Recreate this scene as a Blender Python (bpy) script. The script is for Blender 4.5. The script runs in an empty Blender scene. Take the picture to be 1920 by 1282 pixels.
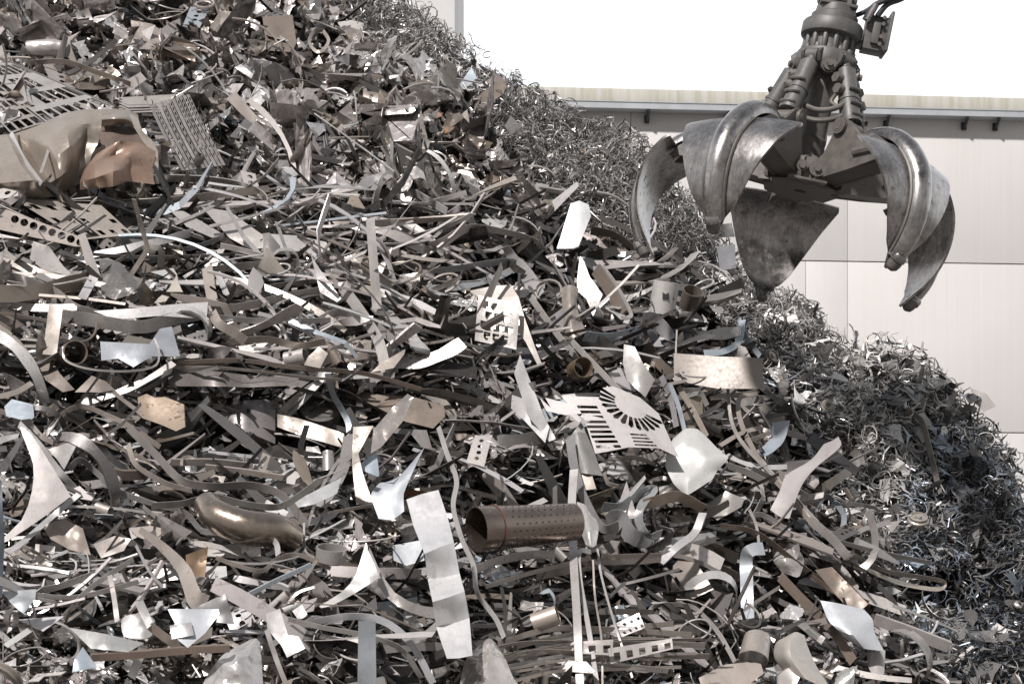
import bpy, bmesh, math, random
import numpy as np
from mathutils import Vector, Matrix, noise
from mathutils.geometry import tessellate_polygon

SC = bpy.context.scene
COL = SC.collection
R = math.radians

# ---------------------------------------------------------------- camera
F = 3200.0          # focal length in photo pixels (photo 1920 wide)
ZC = 1.7            # camera height
HOR = 1120.0        # photo row of the horizon
cam = bpy.data.cameras.new('camera')
cam.sensor_width = 36.0
cam.lens = 36.0 * F / 1920.0
cam.shift_y = (HOR - 641.0) / 1920.0
cam.clip_start = 0.1
cam.clip_end = 4000.0
cam.dof.use_dof = True
cam.dof.focus_distance = 11.5
cam.dof.aperture_fstop = 8.0
camo = bpy.data.objects.new('camera', cam)
COL.objects.link(camo)
camo.location = (0, 0, ZC)
camo.rotation_euler = (R(90), 0, 0)
SC.camera = camo

# ---------------------------------------------------------------- sky and sun
SUN_EL, SUN_AZ = R(47), R(-29)      # sun high, behind the camera and to its left
world = bpy.data.worlds.new('World')
SC.world = world
world.use_nodes = True
wt = world.node_tree
bg = wt.nodes['Background']
sky = wt.nodes.new('ShaderNodeTexSky')
sky.sky_type = 'NISHITA'
sky.sun_disc = False
sky.sun_elevation = SUN_EL
sky.sun_rotation = R(180) + SUN_AZ * -1
sky.dust_density = 4.0
tc = wt.nodes.new('ShaderNodeTexCoord')
cl = wt.nodes.new('ShaderNodeTexNoise')
cl.inputs['Scale'].default_value = 2.2
cl.inputs['Detail'].default_value = 5
cr = wt.nodes.new('ShaderNodeValToRGB')
cr.color_ramp.elements[0].position = 0.35
cr.color_ramp.elements[0].color = (9.6, 9.8, 10.2, 1)
cr.color_ramp.elements[1].position = 0.65
cr.color_ramp.elements[1].color = (13.5, 13.3, 13.0, 1)
mx = wt.nodes.new('ShaderNodeMix')
mx.data_type = 'RGBA'
mx.inputs[0].default_value = 0.8
# thin white haze low down, a duller open sky overhead
sep = wt.nodes.new('ShaderNodeSeparateXYZ'); wt.links.new(tc.outputs['Generated'], sep.inputs[0])
er = wt.nodes.new('ShaderNodeValToRGB')
er.color_ramp.elements[0].position = 0.40; er.color_ramp.elements[0].color = (1, 1, 1, 1)
er.color_ramp.elements[1].position = 0.80; er.color_ramp.elements[1].color = (0.26, 0.27, 0.29, 1)
wt.links.new(sep.outputs[2], er.inputs['Fac'])
ml = wt.nodes.new('ShaderNodeMix'); ml.data_type = 'RGBA'; ml.blend_type = 'MULTIPLY'; ml.inputs[0].default_value = 1.0
wt.links.new(cr.outputs['Color'], ml.inputs[6]); wt.links.new(er.outputs['Color'], ml.inputs[7])
# far-side sky stays bright, near side dimmed to cut ambient light on the heap
br = wt.nodes.new('ShaderNodeMapRange'); br.inputs['From Min'].default_value = -0.5; br.inputs['From Max'].default_value = 0.35
br.inputs['To Min'].default_value = 0.30; br.inputs['To Max'].default_value = 1.0
wt.links.new(sep.outputs[1], br.inputs['Value'])
m2 = wt.nodes.new('ShaderNodeMix'); m2.data_type = 'RGBA'; m2.blend_type = 'MULTIPLY'; m2.inputs[0].default_value = 1.0
wt.links.new(mx.outputs[2], m2.inputs[6]); wt.links.new(br.outputs[0], m2.inputs[7])
wt.links.new(tc.outputs['Generated'], cl.inputs['Vector'])
wt.links.new(cl.outputs['Fac'], cr.inputs['Fac'])
wt.links.new(sky.outputs['Color'], mx.inputs[6])
wt.links.new(ml.outputs[2], mx.inputs[7])
wt.links.new(m2.outputs[2], bg.inputs['Color'])
bg.inputs['Strength'].default_value = 0.115

sun = bpy.data.lights.new('sun', 'SUN')
sun.energy = 4.7
sun.angle = R(3.0)
sun.color = (1.0, 0.955, 0.935)
suno = bpy.data.objects.new('sun', sun)
COL.objects.link(suno)
sdir = Vector((math.sin(SUN_AZ) * math.cos(SUN_EL), -math.cos(SUN_AZ) * math.cos(SUN_EL), math.sin(SUN_EL)))
suno.rotation_euler = sdir.to_track_quat('Z', 'Y').to_euler()
suno.location = (-10, -10, 25)

SC.view_settings.view_transform = 'Standard'
SC.view_settings.look = 'None'
SC.view_settings.exposure = 0.31
SC.view_settings.gamma = 1.0
SC.cycles.max_bounces = 6
SC.cycles.glossy_bounces = 3
SC.cycles.diffuse_bounces = 2
SC.render.film_transparent = False

# ---------------------------------------------------------------- helpers
def at(px, py, Y):
    return Vector(((px - 960.0) * Y / F, Y, ZC + (HOR - py) * Y / F))

def interp(x, xs, ys):
    return float(np.interp(x, xs, ys))

SILX = [-400, 560, 700, 750, 800, 850, 900, 960, 985, 1050, 1100, 1150, 1200, 1260, 1320, 1380, 1420, 1480, 1530, 1570, 1610, 1650, 1700, 1740, 1790, 1860, 1900, 1930, 2000, 2300]
SILY = [-170, -60, -10, 10, 38, 88, 108, 138, 182, 205, 238, 250, 272, 350, 415, 480, 530, 565, 595, 640, 645, 640, 650, 680, 735, 800, 870, 960, 1120, 1500]
Y0X = [-400, 0, 700, 1200, 1500, 1920, 2300]
Y0Y = [8.3, 8.5, 9.1, 10.3, 11.1, 12.3, 13.2]
CAV = [  # cavities and swellings of the face: x, y, rx, ry, metres back (+) or forward (-)
    (560, 800, 330, 75, 0.75), (230, 190, 260, 60, 0.2), (1000, 500, 240, 40, 0.4), (1330, 1090, 220, 60, 0.6),
    (960, 930, 170, 45, 0.5), (1680, 1110, 190, 60, 0.55), (150, 900, 200, 35, 0.4), (1700, 900, 140, 50, 0.2),
    (430, 600, 300, 55, -0.25), (1150, 700, 160, 60, -0.2), (640, 1200, 420, 60, -0.25), (1560, 760, 170, 60, -0.25),
    (1640, 1220, 200, 50, -0.2), (1100, 350, 140, 60, -0.2), (1350, 480, 100, 40, 0.25), (950, 260, 60, 40, 0.2),
    (800, 130, 90, 40, -0.2), (700, 370, 200, 40, -0.15), (330, 470, 220, 30, 0.2), (60, 740, 160, 40, 0.25)]
TAN = 0.75
FZY = [0, 200, 400, 500, 700, 900, 1100, 1282]; FZX = [600, 880, 1060, 1280, 1450, 1540, 1650, 1780]

def depth_s(px, py):
    v = (HOR - py) / F
    return interp(px, Y0X, Y0Y) / (1.0 - v / TAN)

def fbm(x, y, z=0.0, o=4):
    s = 0.0; a = 1.0
    for i in range(o):
        s += a * noise.noise(Vector((x, y, z + i * 7.3)))
        x *= 2.03; y *= 2.03; a *= 0.52
    return s

def depth(px, py):
    d = depth_s(px, py)
    for cx, cy, rx, ry, a in CAV:
        q = ((px - cx) / rx) ** 2 + ((py - cy) / ry) ** 2
        if q < 6:
            d += a * math.exp(-q * 1.2)
    d += 0.20 * fbm(px / 190.0, py / 95.0, 3.0)
    fz = min(1.0, max(0.0, (px - interp(py, FZY, FZX)) / 120.0))
    if fz > 0: d += fz * 0.17 * fbm(px / 75.0, py / 55.0, 9.0, 2)
    s = interp(px, SILX, SILY)          # the face rounds off towards the ridge
    t = (py - s) / 90.0
    if t < 1:
        d += 0.35 * (1 - max(t, -0.3)) ** 2
    return d

depth_exact = depth
_GX = np.arange(-420, 2340, 8.0); _GY = np.arange(-260, 1740, 8.0)
_GD = np.array([[depth_exact(x, y) for x in _GX] for y in _GY])
def depth(px, py):
    u = min(max((px + 420) / 8.0, 0), len(_GX) - 1.001); w = min(max((py + 260) / 8.0, 0), len(_GY) - 1.001)
    i, j = int(w), int(u); a = w - i; b = u - j
    return float((_GD[i, j] * (1 - b) + _GD[i, j + 1] * b) * (1 - a) + (_GD[i + 1, j] * (1 - b) + _GD[i + 1, j + 1] * b) * a)

def P(px, py, off=0.0):
    return at(px, py, depth(px, py) - off)

def finish(me, mat, smooth=True):
    me.materials.append(mat)
    if smooth:
        me.polygons.foreach_set('use_smooth', [True] * len(me.polygons))
        me.set_sharp_from_angle(angle=R(35))
    me.update()

def mk(name, verts, faces, mat, parent=None, smooth=True, origin=None, color=None):
    """one mesh object; without a parent its origin goes to the middle of its vertices"""
    v = np.asarray([tuple(p) for p in verts], dtype=float)
    if origin is None:
        o = v.mean(axis=0) if parent is None else np.zeros(3)
    else:
        o = np.asarray(tuple(origin), dtype=float)
    v = v - o
    me = bpy.data.meshes.new(name)
    me.from_pydata(v.tolist(), [], faces)
    finish(me, mat, smooth)
    ob = bpy.data.objects.new(name, me)
    COL.objects.link(ob)
    ob.location = o.tolist()
    if parent is not None:
        ob.parent = parent
    ob.color = color or (0.6, 0.58, 0.55, 0.35)
    return ob

def tag(o, label=None, cat=None, group=None, kind=None):
    if label: o['label'] = label
    if cat: o['category'] = cat
    if group: o['group'] = group
    if kind: o['kind'] = kind
    return o

def empty(name, loc=(0, 0, 0), rot=(0, 0, 0)):
    o = bpy.data.objects.new(name, None)
    o.empty_display_size = 0.2
    COL.objects.link(o)
    o.location = loc
    o.rotation_euler = rot
    return o

class MB:
    """collects solids for one mesh"""
    def __init__(s): s.v = []; s.f = []
    def add(s, v, f):
        n = len(s.v); s.v += [tuple(p) for p in v]; s.f += [[i + n for i in q] for q in f]; return s
    def box(s, c, size, M=None, bev=0.0):
        hx, hy, hz = size[0] / 2, size[1] / 2, size[2] / 2
        if bev <= 0:
            v = [Vector((x, y, z)) for x in (-hx, hx) for y in (-hy, hy) for z in (-hz, hz)]
            f = [[0, 1, 3, 2], [4, 6, 7, 5], [0, 4, 5, 1], [2, 3, 7, 6], [0, 2, 6, 4], [1, 5, 7, 3]]
        else:
            b = bmesh.new(); bmesh.ops.create_cube(b, size=1.0)
            bmesh.ops.scale(b, vec=(size[0], size[1], size[2]), verts=b.verts)
            bmesh.ops.bevel(b, geom=b.edges[:], offset=bev, segments=2, affect='EDGES', profile=0.6)
            b.verts.index_update()
            v = [x.co.copy() for x in b.verts]; f = [[w.index for w in q.verts] for q in b.faces]; b.free()
        c = Vector(c)
        v = [(M @ p if M else p) + c for p in v]
        return s.add(v, f)
    def lathe(s, prof, n=24, M=None, c=(0, 0, 0), axis='Z', cap=True):
        v = []; f = []
        m = len(prof)
        for i in range(n):
            a = 2 * math.pi * i / n
            for r, z in prof:
                p = Vector((r * math.cos(a), r * math.sin(a), z))
                if axis == 'Y': p = Vector((p.x, p.z, p.y))
                if axis == 'X': p = Vector((p.z, p.x, p.y))
                v.append((M @ p if M else p) + Vector(c))
        for i in range(n):
            j = (i + 1) % n
            for k in range(m - 1):
                f.append([i * m + k, j * m + k, j * m + k + 1, i * m + k + 1])
        if cap:
            f.append([i * m for i in range(n)][::-1]); f.append([i * m + m - 1 for i in range(n)])
        return s.add(v, f)
    def cyl(s, a, b, r, r2=None, n=16):
        a, b = Vector(a), Vector(b)
        r2 = r if r2 is None else r2
        return s.tube([a, b], [r, r2], n)
    def tube(s, pts, rad, n=10, cap=True, hollow=0.0):
        pts = [Vector(p) for p in pts]
        if not hasattr(rad, '__len__'): rad = [rad] * len(pts)
        T = [(pts[min(i + 1, len(pts) - 1)] - pts[max(i - 1, 0)]).normalized() for i in range(len(pts))]
        up = Vector((0, 0, 1)) if abs(T[0].z) < 0.9 else Vector((1, 0, 0))
        N = T[0].cross(up).normalized()
        rings = []
        for i, p in enumerate(pts):
            N = (N - T[i] * N.dot(T[i])).normalized()
            B = T[i].cross(N)
            rings.append([p + (N * math.cos(2 * math.pi * k / n) + B * math.sin(2 * math.pi * k / n)) * rad[i] for k in range(n)])
        v = [q for r_ in rings for q in r_]
        f = []
        for i in range(len(pts) - 1):
            for k in range(n):
                k2 = (k + 1) % n
                f.append([i * n + k, i * n + k2, (i + 1) * n + k2, (i + 1) * n + k])
        if hollow > 0:
            m = len(v)
            for i, r_ in enumerate(rings):
                v += [pts[i] + (q - pts[i]) * (1 - hollow / rad[i]) for q in r_]
            f += [[a + m for a in q][::-1] for q in f[:]]
            for base in (0, (len(pts) - 1) * n):
                for k in range(n):
                    k2 = (k + 1) % n
                    q = [base + k, base + k2, m + base + k2, m + base + k]
                    f.append(q if base else q[::-1])
        elif cap:
            f.append(list(range(n))[::-1]); f.append([(len(pts) - 1) * n + k for k in range(n)])
        return s.add(v, f)
    def build(s, name, mat, parent=None, smooth=True, **k):
        return mk(name, s.v, s.f, mat, parent, smooth, **k)

def catmull(pts, k=6):
    p = [np.asarray(tuple(q), dtype=float) for q in pts]
    p = [2 * p[0] - p[1]] + p + [2 * p[-1] - p[-2]]
    out = []
    for i in range(1, len(p) - 2):
        for j in range(k):
            t = j / k
            out.append(0.5 * ((2 * p[i]) + (-p[i - 1] + p[i + 1]) * t + (2 * p[i - 1] - 5 * p[i] + 4 * p[i + 1] - p[i + 2]) * t * t
                              + (-p[i - 1] + 3 * p[i] - 3 * p[i + 1] + p[i + 2]) * t ** 3))
    out.append(p[-2])
    return out

# ---------------------------------------------------------------- materials
def nodemat(name):
    m = bpy.data.materials.new(name)
    m.use_nodes = True
    nt = m.node_tree
    return m, nt, nt.nodes['Principled BSDF']

def N(nt, typ, **k):
    n = nt.nodes.new(typ)
    for a, b in k.items():
        if a.startswith('_'): n.inputs[a[1:].replace('_', ' ')].default_value = b
        else: setattr(n, a, b)
    return n

def ramp(nt, fac, stops):
    r = nt.nodes.new('ShaderNodeValToRGB')
    while len(r.color_ramp.elements) < len(stops): r.color_ramp.elements.new(0.5)
    for e, (p, c) in zip(r.color_ramp.elements, stops):
        e.position = p
        e.color = (c, c, c, 1) if not hasattr(c, '__len__') else (c[0], c[1], c[2], 1)
    nt.links.new(fac, r.inputs['Fac'])
    return r.outputs['Color']

def mixc(nt, fac, a, b, mode='MIX'):
    m = nt.nodes.new('ShaderNodeMix'); m.data_type = 'RGBA'; m.blend_type = mode
    for s, x in ((m.inputs[0], fac), (m.inputs[6], a), (m.inputs[7], b)):
        if isinstance(x, (int, float)): s.default_value = x
        elif isinstance(x, tuple): s.default_value = (*x, 1) if len(x) == 3 else x
        else: nt.links.new(x, s)
    return m.outputs[2]

def mth(nt, op, a, b=0.0, clamp=False):
    m = nt.nodes.new('ShaderNodeMath'); m.operation = op; m.use_clamp = clamp
    for s, x in ((m.inputs[0], a), (m.inputs[1], b)):
        if isinstance(x, (int, float)): s.default_value = x
        else: nt.links.new(x, s)
    return m.outputs[0]

def scrap_metal(name, metallic=0.85, source='object', dirt=0.5, rust=(0.10, 0.07, 0.05), bump=0.22, scale=1.0, foil=False):
    """sheet metal whose tint and roughness come from the object's colour (or the piece's colour attribute)"""
    m, nt, b = nodemat(name)
    if source == 'object':
        oi = N(nt, 'ShaderNodeObjectInfo'); colr, alpha, rnd = oi.outputs['Color'], oi.outputs['Alpha'], oi.outputs['Random']
    else:
        at_ = N(nt, 'ShaderNodeAttribute', attribute_name='tint'); colr, alpha, rnd = at_.outputs['Color'], at_.outputs['Alpha'], 0.3
    t = N(nt, 'ShaderNodeTexCoord')
    mp = N(nt, 'ShaderNodeMapping')
    nt.links.new(t.outputs['Object'], mp.inputs['Vector'])
    if source == 'object':
        cv = N(nt, 'ShaderNodeCombineXYZ')
        for i in range(3): nt.links.new(mth(nt, 'MULTIPLY', rnd, 31.0 + 17 * i), cv.inputs[i])
        nt.links.new(cv.outputs[0], mp.inputs['Location'])
    n1 = N(nt, 'ShaderNodeTexNoise', _Scale=5.0 * scale, _Detail=6.0, _Roughness=0.65)
    n2 = N(nt, 'ShaderNodeTexNoise', _Scale=38.0 * scale, _Detail=4.0, _Roughness=0.6)
    n3 = N(nt, 'ShaderNodeTexNoise', _Scale=1.0, _Detail=3.0)
    mp2 = N(nt, 'ShaderNodeMapping'); mp2.inputs['Scale'].default_value = (160 * scale, 9 * scale, 30 * scale)
    nt.links.new(mp.outputs[0], mp2.inputs['Vector'])
    for n_ in (n1, n2): nt.links.new(mp.outputs[0], n_.inputs['Vector'])
    nt.links.new(mp2.outputs[0], n3.inputs['Vector'])
    mott = ramp(nt, n1.outputs['Fac'], [(0.3, 0.68), (0.5, 0.84), (0.75, 0.9)])
    c = mixc(nt, 1.0, colr, mott, 'MULTIPLY')
    scr = ramp(nt, n3.outputs['Fac'], [(0.3, 0.92), (0.6, 1.0)])
    c = mixc(nt, 1.0, c, scr, 'MULTIPLY')
    dm = mth(nt, 'MULTIPLY', n1.outputs['Fac'], n2.outputs['Fac'])
    dmask = ramp(nt, dm, [(0.31, 0.0), (0.39, dirt), (0.5, min(1, dirt * 1.4))])
    c = mixc(nt, dmask, c, rust)
    nt.links.new(c, b.inputs['Base Color'])
    met = mth(nt, 'MULTIPLY', mth(nt, 'SUBTRACT', 1.0, dmask), metallic)
    nt.links.new(met, b.inputs['Metallic'])
    ro = mth(nt, 'ADD', alpha, mth(nt, 'MULTIPLY', mth(nt, 'SUBTRACT', n2.outputs['Fac'], 0.45), 0.35), True)
    ro = mth(nt, 'ADD', ro, mth(nt, 'MULTIPLY', dmask, 0.3), True)
    nt.links.new(ro, b.inputs['Roughness'])
    if foil:
        vz = N(nt, 'ShaderNodeTexVoronoi', _Scale=11.0); vz2 = N(nt, 'ShaderNodeTexVoronoi', _Scale=30.0)
        wp = N(nt, 'ShaderNodeVectorMath', operation='ADD')
        nt.links.new(mp.outputs[0], wp.inputs[0])
        ns_ = N(nt, 'ShaderNodeTexNoise', _Scale=9.0, _Detail=2.0); nt.links.new(mp.outputs[0], ns_.inputs['Vector'])
        sc_ = N(nt, 'ShaderNodeVectorMath', operation='SCALE'); sc_.inputs['Scale'].default_value = 0.06
        nt.links.new(ns_.outputs['Color'], sc_.inputs[0]); nt.links.new(sc_.outputs[0], wp.inputs[1])
        for q in (vz, vz2): nt.links.new(wp.outputs[0], q.inputs['Vector'])
        rn = N(nt, 'ShaderNodeTexNoise', _Scale=13.0, _Detail=3.0, _Roughness=0.55); rn.noise_type = 'RIDGED_MULTIFRACTAL'
        nt.links.new(wp.outputs[0], rn.inputs['Vector'])
        bp = N(nt, 'ShaderNodeBump', _Strength=0.75, _Distance=0.022)
        hh = mth(nt, 'ADD', mth(nt, 'MULTIPLY', rn.outputs['Fac'], 0.5), mth(nt, 'MULTIPLY', vz.outputs['Distance'], 0.5))
    else:
        bp = N(nt, 'ShaderNodeBump', _Strength=bump, _Distance=0.004)
        hh = mth(nt, 'ADD', n1.outputs['Fac'], mth(nt, 'MULTIPLY', n2.outputs['Fac'], 0.35))
    nt.links.new(hh, bp.inputs['Height'])
    nt.links.new(bp.outputs[0], b.inputs['Normal'])
    return m

M = {}
M['steel'] = scrap_metal('scrap_steel', 0.45)
M['dull'] = scrap_metal('dull_sheet', 0.3, dirt=0.2)
M['bronze'] = scrap_metal('smooth_bronze_tube', 0.9, dirt=0.3)
M['rusty'] = scrap_metal('rusty_sheet', 0.45, dirt=0.85, rust=(0.12, 0.07, 0.045))
M['foil'] = scrap_metal('crumpled_foil', 0.5, dirt=0.35, foil=True)
M['mass'] = scrap_metal('scrap_mass', 0.4, source='attr', dirt=0.35)
M['massf'] = scrap_metal('foil_mass', 0.45, source='attr', dirt=0.4, foil=True)

def plain(name, col, rough=0.5, metal=0.0, var=0.25, scale=8.0, bump=0.1, col2=None, mask=(0.5, 0.65)):
    m, nt, b = nodemat(name)
    t = N(nt, 'ShaderNodeTexCoord')
    n1 = N(nt, 'ShaderNodeTexNoise', _Scale=scale, _Detail=7.0, _Roughness=0.65)
    nt.links.new(t.outputs['Object'], n1.inputs['Vector'])
    c = mixc(nt, 1.0, col, ramp(nt, n1.outputs['Fac'], [(0.3, 1 - var), (0.7, 1 + var * 0.4)]), 'MULTIPLY')
    if col2:
        n2 = N(nt, 'ShaderNodeTexNoise', _Scale=scale * 2.7, _Detail=6.0, _Roughness=0.7)
        nt.links.new(t.outputs['Object'], n2.inputs['Vector'])
        mk_ = ramp(nt, n2.outputs['Fac'], [(mask[0], 0.0), (mask[1], 1.0)])
        c = mixc(nt, mk_, c, col2)
        nt.links.new(mth(nt, 'MULTIPLY', mth(nt, 'SUBTRACT', 1.0, mk_), metal), b.inputs['Metallic'])
    else:
        b.inputs['Metallic'].default_value = metal
    nt.links.new(c, b.inputs['Base Color'])
    nt.links.new(mth(nt, 'ADD', rough - 0.1, mth(nt, 'MULTIPLY', n1.outputs['Fac'], 0.22)), b.inputs['Roughness'])
    bp = N(nt, 'ShaderNodeBump', _Strength=bump, _Distance=0.01)
    nt.links.new(n1.outputs['Fac'], bp.inputs['Height'])
    nt.links.new(bp.outputs[0], b.inputs['Normal'])
    return m

M['core'] = plain('gap_shade_core', (0.02, 0.018, 0.017), 0.9, 0.0)  # near-black base colour stands for the deep shade between pieces
M['grease'] = plain('greasy_dark_steel', (0.12, 0.11, 0.10), 0.5, 0.2, 0.35, 14.0, 0.25, (0.12, 0.085, 0.06), (0.56, 0.72))
M['painted'] = plain('worn_grey_paint', (0.098, 0.095, 0.092), 0.5, 0.15, 0.3, 10.0, 0.15, (0.26, 0.21, 0.14), (0.6, 0.74))
M['rubber'] = plain('black_rubber', (0.025, 0.024, 0.03), 0.45)
M['ground'] = plain('yard_concrete', (0.18, 0.17, 0.16), 0.9, 0.0, 0.4, 0.6, 0.3)
M['galv'] = plain('galvanised_gutter', (0.46, 0.48, 0.50), 0.45, 0.4, 0.12, 3.0, 0.02)
M['dark'] = plain('black_bracket', (0.02, 0.02, 0.024), 0.5)

def shell_steel():
    m, nt, b = nodemat('polished_claw_steel')
    t = N(nt, 'ShaderNodeTexCoord')
    mp = N(nt, 'ShaderNodeMapping'); mp.inputs['Scale'].default_value = (70, 70, 5)
    nt.links.new(t.outputs['Object'], mp.inputs['Vector'])
    n1 = N(nt, 'ShaderNodeTexNoise', _Scale=4.5, _Detail=8.0, _Roughness=0.7)
    n2 = N(nt, 'ShaderNodeTexNoise', _Scale=1.0, _Detail=4.0)
    n3 = N(nt, 'ShaderNodeTexNoise', _Scale=16.0, _Detail=9.0, _Roughness=0.72)
    nt.links.new(t.outputs['Object'], n1.inputs['Vector']); nt.links.new(t.outputs['Object'], n3.inputs['Vector'])
    nt.links.new(mp.outputs[0], n2.inputs['Vector'])
    c = mixc(nt, 1.0, (0.40, 0.385, 0.375), ramp(nt, n1.outputs['Fac'], [(0.32, 0.35), (0.5, 0.8), (0.68, 1.15)]), 'MULTIPLY')
    c = mixc(nt, 1.0, c, ramp(nt, n2.outputs['Fac'], [(0.3, 0.7), (0.65, 1.08)]), 'MULTIPLY')
    dm = ramp(nt, n3.outputs['Fac'], [(0.55, 0.0), (0.66, 0.9)])
    c = mixc(nt, dm, c, (0.07, 0.05, 0.042))
    nt.links.new(c, b.inputs['Base Color'])
    nt.links.new(mth(nt, 'SUBTRACT', 0.92, mth(nt, 'MULTIPLY', dm, 0.6)), b.inputs['Metallic'])
    r_ = mth(nt, 'ADD', 0.1, mth(nt, 'MULTIPLY', n1.outputs['Fac'], 0.34))
    nt.links.new(mth(nt, 'ADD', r_, mth(nt, 'MULTIPLY', dm, 0.3)), b.inputs['Roughness'])
    bp = N(nt, 'ShaderNodeBump', _Strength=0.25, _Distance=0.004)
    nt.links.new(mth(nt, 'ADD', n1.outputs['Fac'], mth(nt, 'MULTIPLY', n2.outputs['Fac'], 0.3)), bp.inputs['Height'])
    nt.links.new(bp.outputs[0], b.inputs['Normal'])
    return m
M['claw'] = shell_steel()

def wall_mat(name, base, streak, amount, ribs=True):
    m, nt, b = nodemat(name)
    t = N(nt, 'ShaderNodeTexCoord')
    mp = N(nt, 'ShaderNodeMapping'); mp.inputs['Scale'].default_value = (5.0, 1.0, 0.22)
    nt.links.new(t.outputs['Object'], mp.inputs['Vector'])
    n1 = N(nt, 'ShaderNodeTexNoise', _Scale=1.6, _Detail=8.0, _Roughness=0.7)
    nt.links.new(mp.outputs[0], n1.inputs['Vector'])
    n2 = N(nt, 'ShaderNodeTexNoise', _Scale=0.35, _Detail=3.0)
    nt.links.new(t.outputs['Object'], n2.inputs['Vector'])
    c = mixc(nt, ramp(nt, n1.outputs['Fac'], [(0.42, 0.0), (0.62, amount)]), base, streak)
    c = mixc(nt, 1.0, c, ramp(nt, n2.outputs['Fac'], [(0.3, 0.93), (0.7, 1.03)]), 'MULTIPLY')
    nt.links.new(c, b.inputs['Base Color'])
    b.inputs['Roughness'].default_value = 0.55
    if ribs:
        w = N(nt, 'ShaderNodeTexWave', _Scale=1.6, wave_type='BANDS', bands_direction='X', wave_profile='SIN')
        nt.links.new(t.outputs['Object'], w.inputs['Vector'])
        bp = N(nt, 'ShaderNodeBump', _Strength=0.12, _Distance=0.004)
        nt.links.new(ramp(nt, w.outputs['Fac'], [(0.0, 0.0), (0.15, 1.0), (0.85, 1.0), (1.0, 0.6)]), bp.inputs['Height'])
        nt.links.new(bp.outputs[0], b.inputs['Normal'])
    return m
M['wall'] = wall_mat('cream_wall_panel', (0.585, 0.57, 0.555), (0.53, 0.51, 0.49), 0.3)
M['fascia'] = wall_mat('stained_fascia', (0.50, 0.49, 0.45), (0.37, 0.35, 0.27), 0.75, False)
M['tower'] = wall_mat('grey_tower_cladding', (0.50, 0.49, 0.48), (0.44, 0.43, 0.42), 0.4, False)

# ================================================================ SETTING
tag(mk('ground', [(-600, -300, 0), (600, -300, 0), (600, 900, 0), (-600, 900, 0)], [[0, 1, 2, 3]], M['ground']), kind='structure')

# ---- warehouse: long cream panel wall behind the heap
wA = at(1000, 163, 29.42); wB = at(1940, 185.5, 30.12)
ang = math.atan2(wB.y - wA.y, wB.x - wA.x)
wh = empty('warehouse', (wB.x, wB.y, 0), (0, 0, ang))
tag(wh, 'long cream warehouse with stained parapet and grey gutter behind the scrap heap', 'warehouse')
H = wB.z - 0.04
# local x runs left (negative) from the right corner, local -y faces the camera
LW = 26.0
gut_z = H - 0.31
js = [at(1700, 491, 29.9).z, at(1900, 811, 30.1).z]
mb = MB()
rows = [(0.0, js[1] - 0.01), (js[1] + 0.01, js[0] - 0.01), (js[0] + 0.01, gut_z + 0.1)]
def lx(px): return (at(px, 490, 29.95).x - wB.x) / math.cos(ang)
vj_low = [-LW, lx(900), lx(1180), lx(1508), lx(1587), -0.02]
vj_up = [-LW, lx(900), lx(1180), lx(1587), -0.02]
for i, (z0, z1) in enumerate(rows):
    vj = vj_up if i == 2 else vj_low
    for a, b_ in zip(vj[:-1], vj[1:]):
        mb.box(((a + b_) / 2, 0.04, (z0 + z1) / 2), (b_ - a - 0.009, 0.08, z1 - z0), bev=0.003)
mb.build('wall_panel', M['wall'], wh)
MB().box((-LW / 2, 0.6, (gut_z) / 2), (LW - 0.3, 0.9, gut_z)).build('inner_wall', M['dark'], wh)
MB().box((-LW / 2 + 0.05, -0.03, H - 0.13), (LW + 0.1, 0.22, 0.28), bev=0.01).build('parapet', M['fascia'], wh)
MB().box((-LW / 2, 6.2, H - 0.3), (LW, 12, 0.2)).build('roof', M['galv'], wh)
MB().box((-0.1, 6.0, H / 2 - 0.2), (0.12, 11.6, H - 0.45)).build('side_wall', M['wall'], wh)
g = MB()
gl = LW - 0.25
g.box((-gl / 2 - 0.2, -0.25, gut_z + 0.0), (gl, 0.015, 0.11))
g.box((-gl / 2 - 0.2, -0.122, gut_z - 0.055), (gl, 0.25, 0.012))
g.box((-gl / 2 - 0.2, -0.255, gut_z + 0.058), (gl, 0.03, 0.014))
gut = g.build('gutter', M['galv'], wh)
MB().box((-0.2, -0.17, gut_z + 0.0), (0.02, 0.18, 0.13)).build('gutter_end', M['galv'], wh)
for px in (1209, 1359, 1505, 1659, 1808, 1868, 1060, 910, 760):
    k = MB(); x = lx(px)
    k.tube([(x, -0.24, gut_z - 0.07), (x, -0.16, gut_z - 0.13), (x, -0.06, gut_z - 0.2)], 0.03, 8)
    k.box((x, -0.03, gut_z - 0.17), (0.08, 0.06, 0.13))
    k.build('gutter_bracket', M['dark'], wh)
dp = MB()
dp.tube([(-0.2, -0.2, gut_z - 0.06), (0.02, -0.22, gut_z + 0.03), (0.16, -0.22, gut_z + 0.13), (0.3, -0.2, gut_z + 0.13)], 0.06, 12)
dp.build('overflow_pipe', M['galv'], wh)

# ---- tall grey tower further left
tw = empty('grey_tower', (at(854, 80, 34).x - 4.0, 34, 0))
tag(tw, 'tall plain grey tower block rising behind the top of the heap', 'tower')
MB().box((0, 3, 9.4), (8, 6, 18.8), bev=0.05).build('tower_wall', M['tower'], tw)
MB().box((0, 3, 18.95), (8.2, 6.2, 0.25), bev=0.03).build('roof_edge', M['galv'], tw)
# ================================================================ GRAPPLE
U = 0.00375
GO = at(1505, 330, 12.0)
gr = empty('scrap_grapple', GO, (0, R(11.5), 0))
tag(gr, 'big open five-clawed steel grapple hanging over the right side of the heap', 'grapple')

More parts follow.
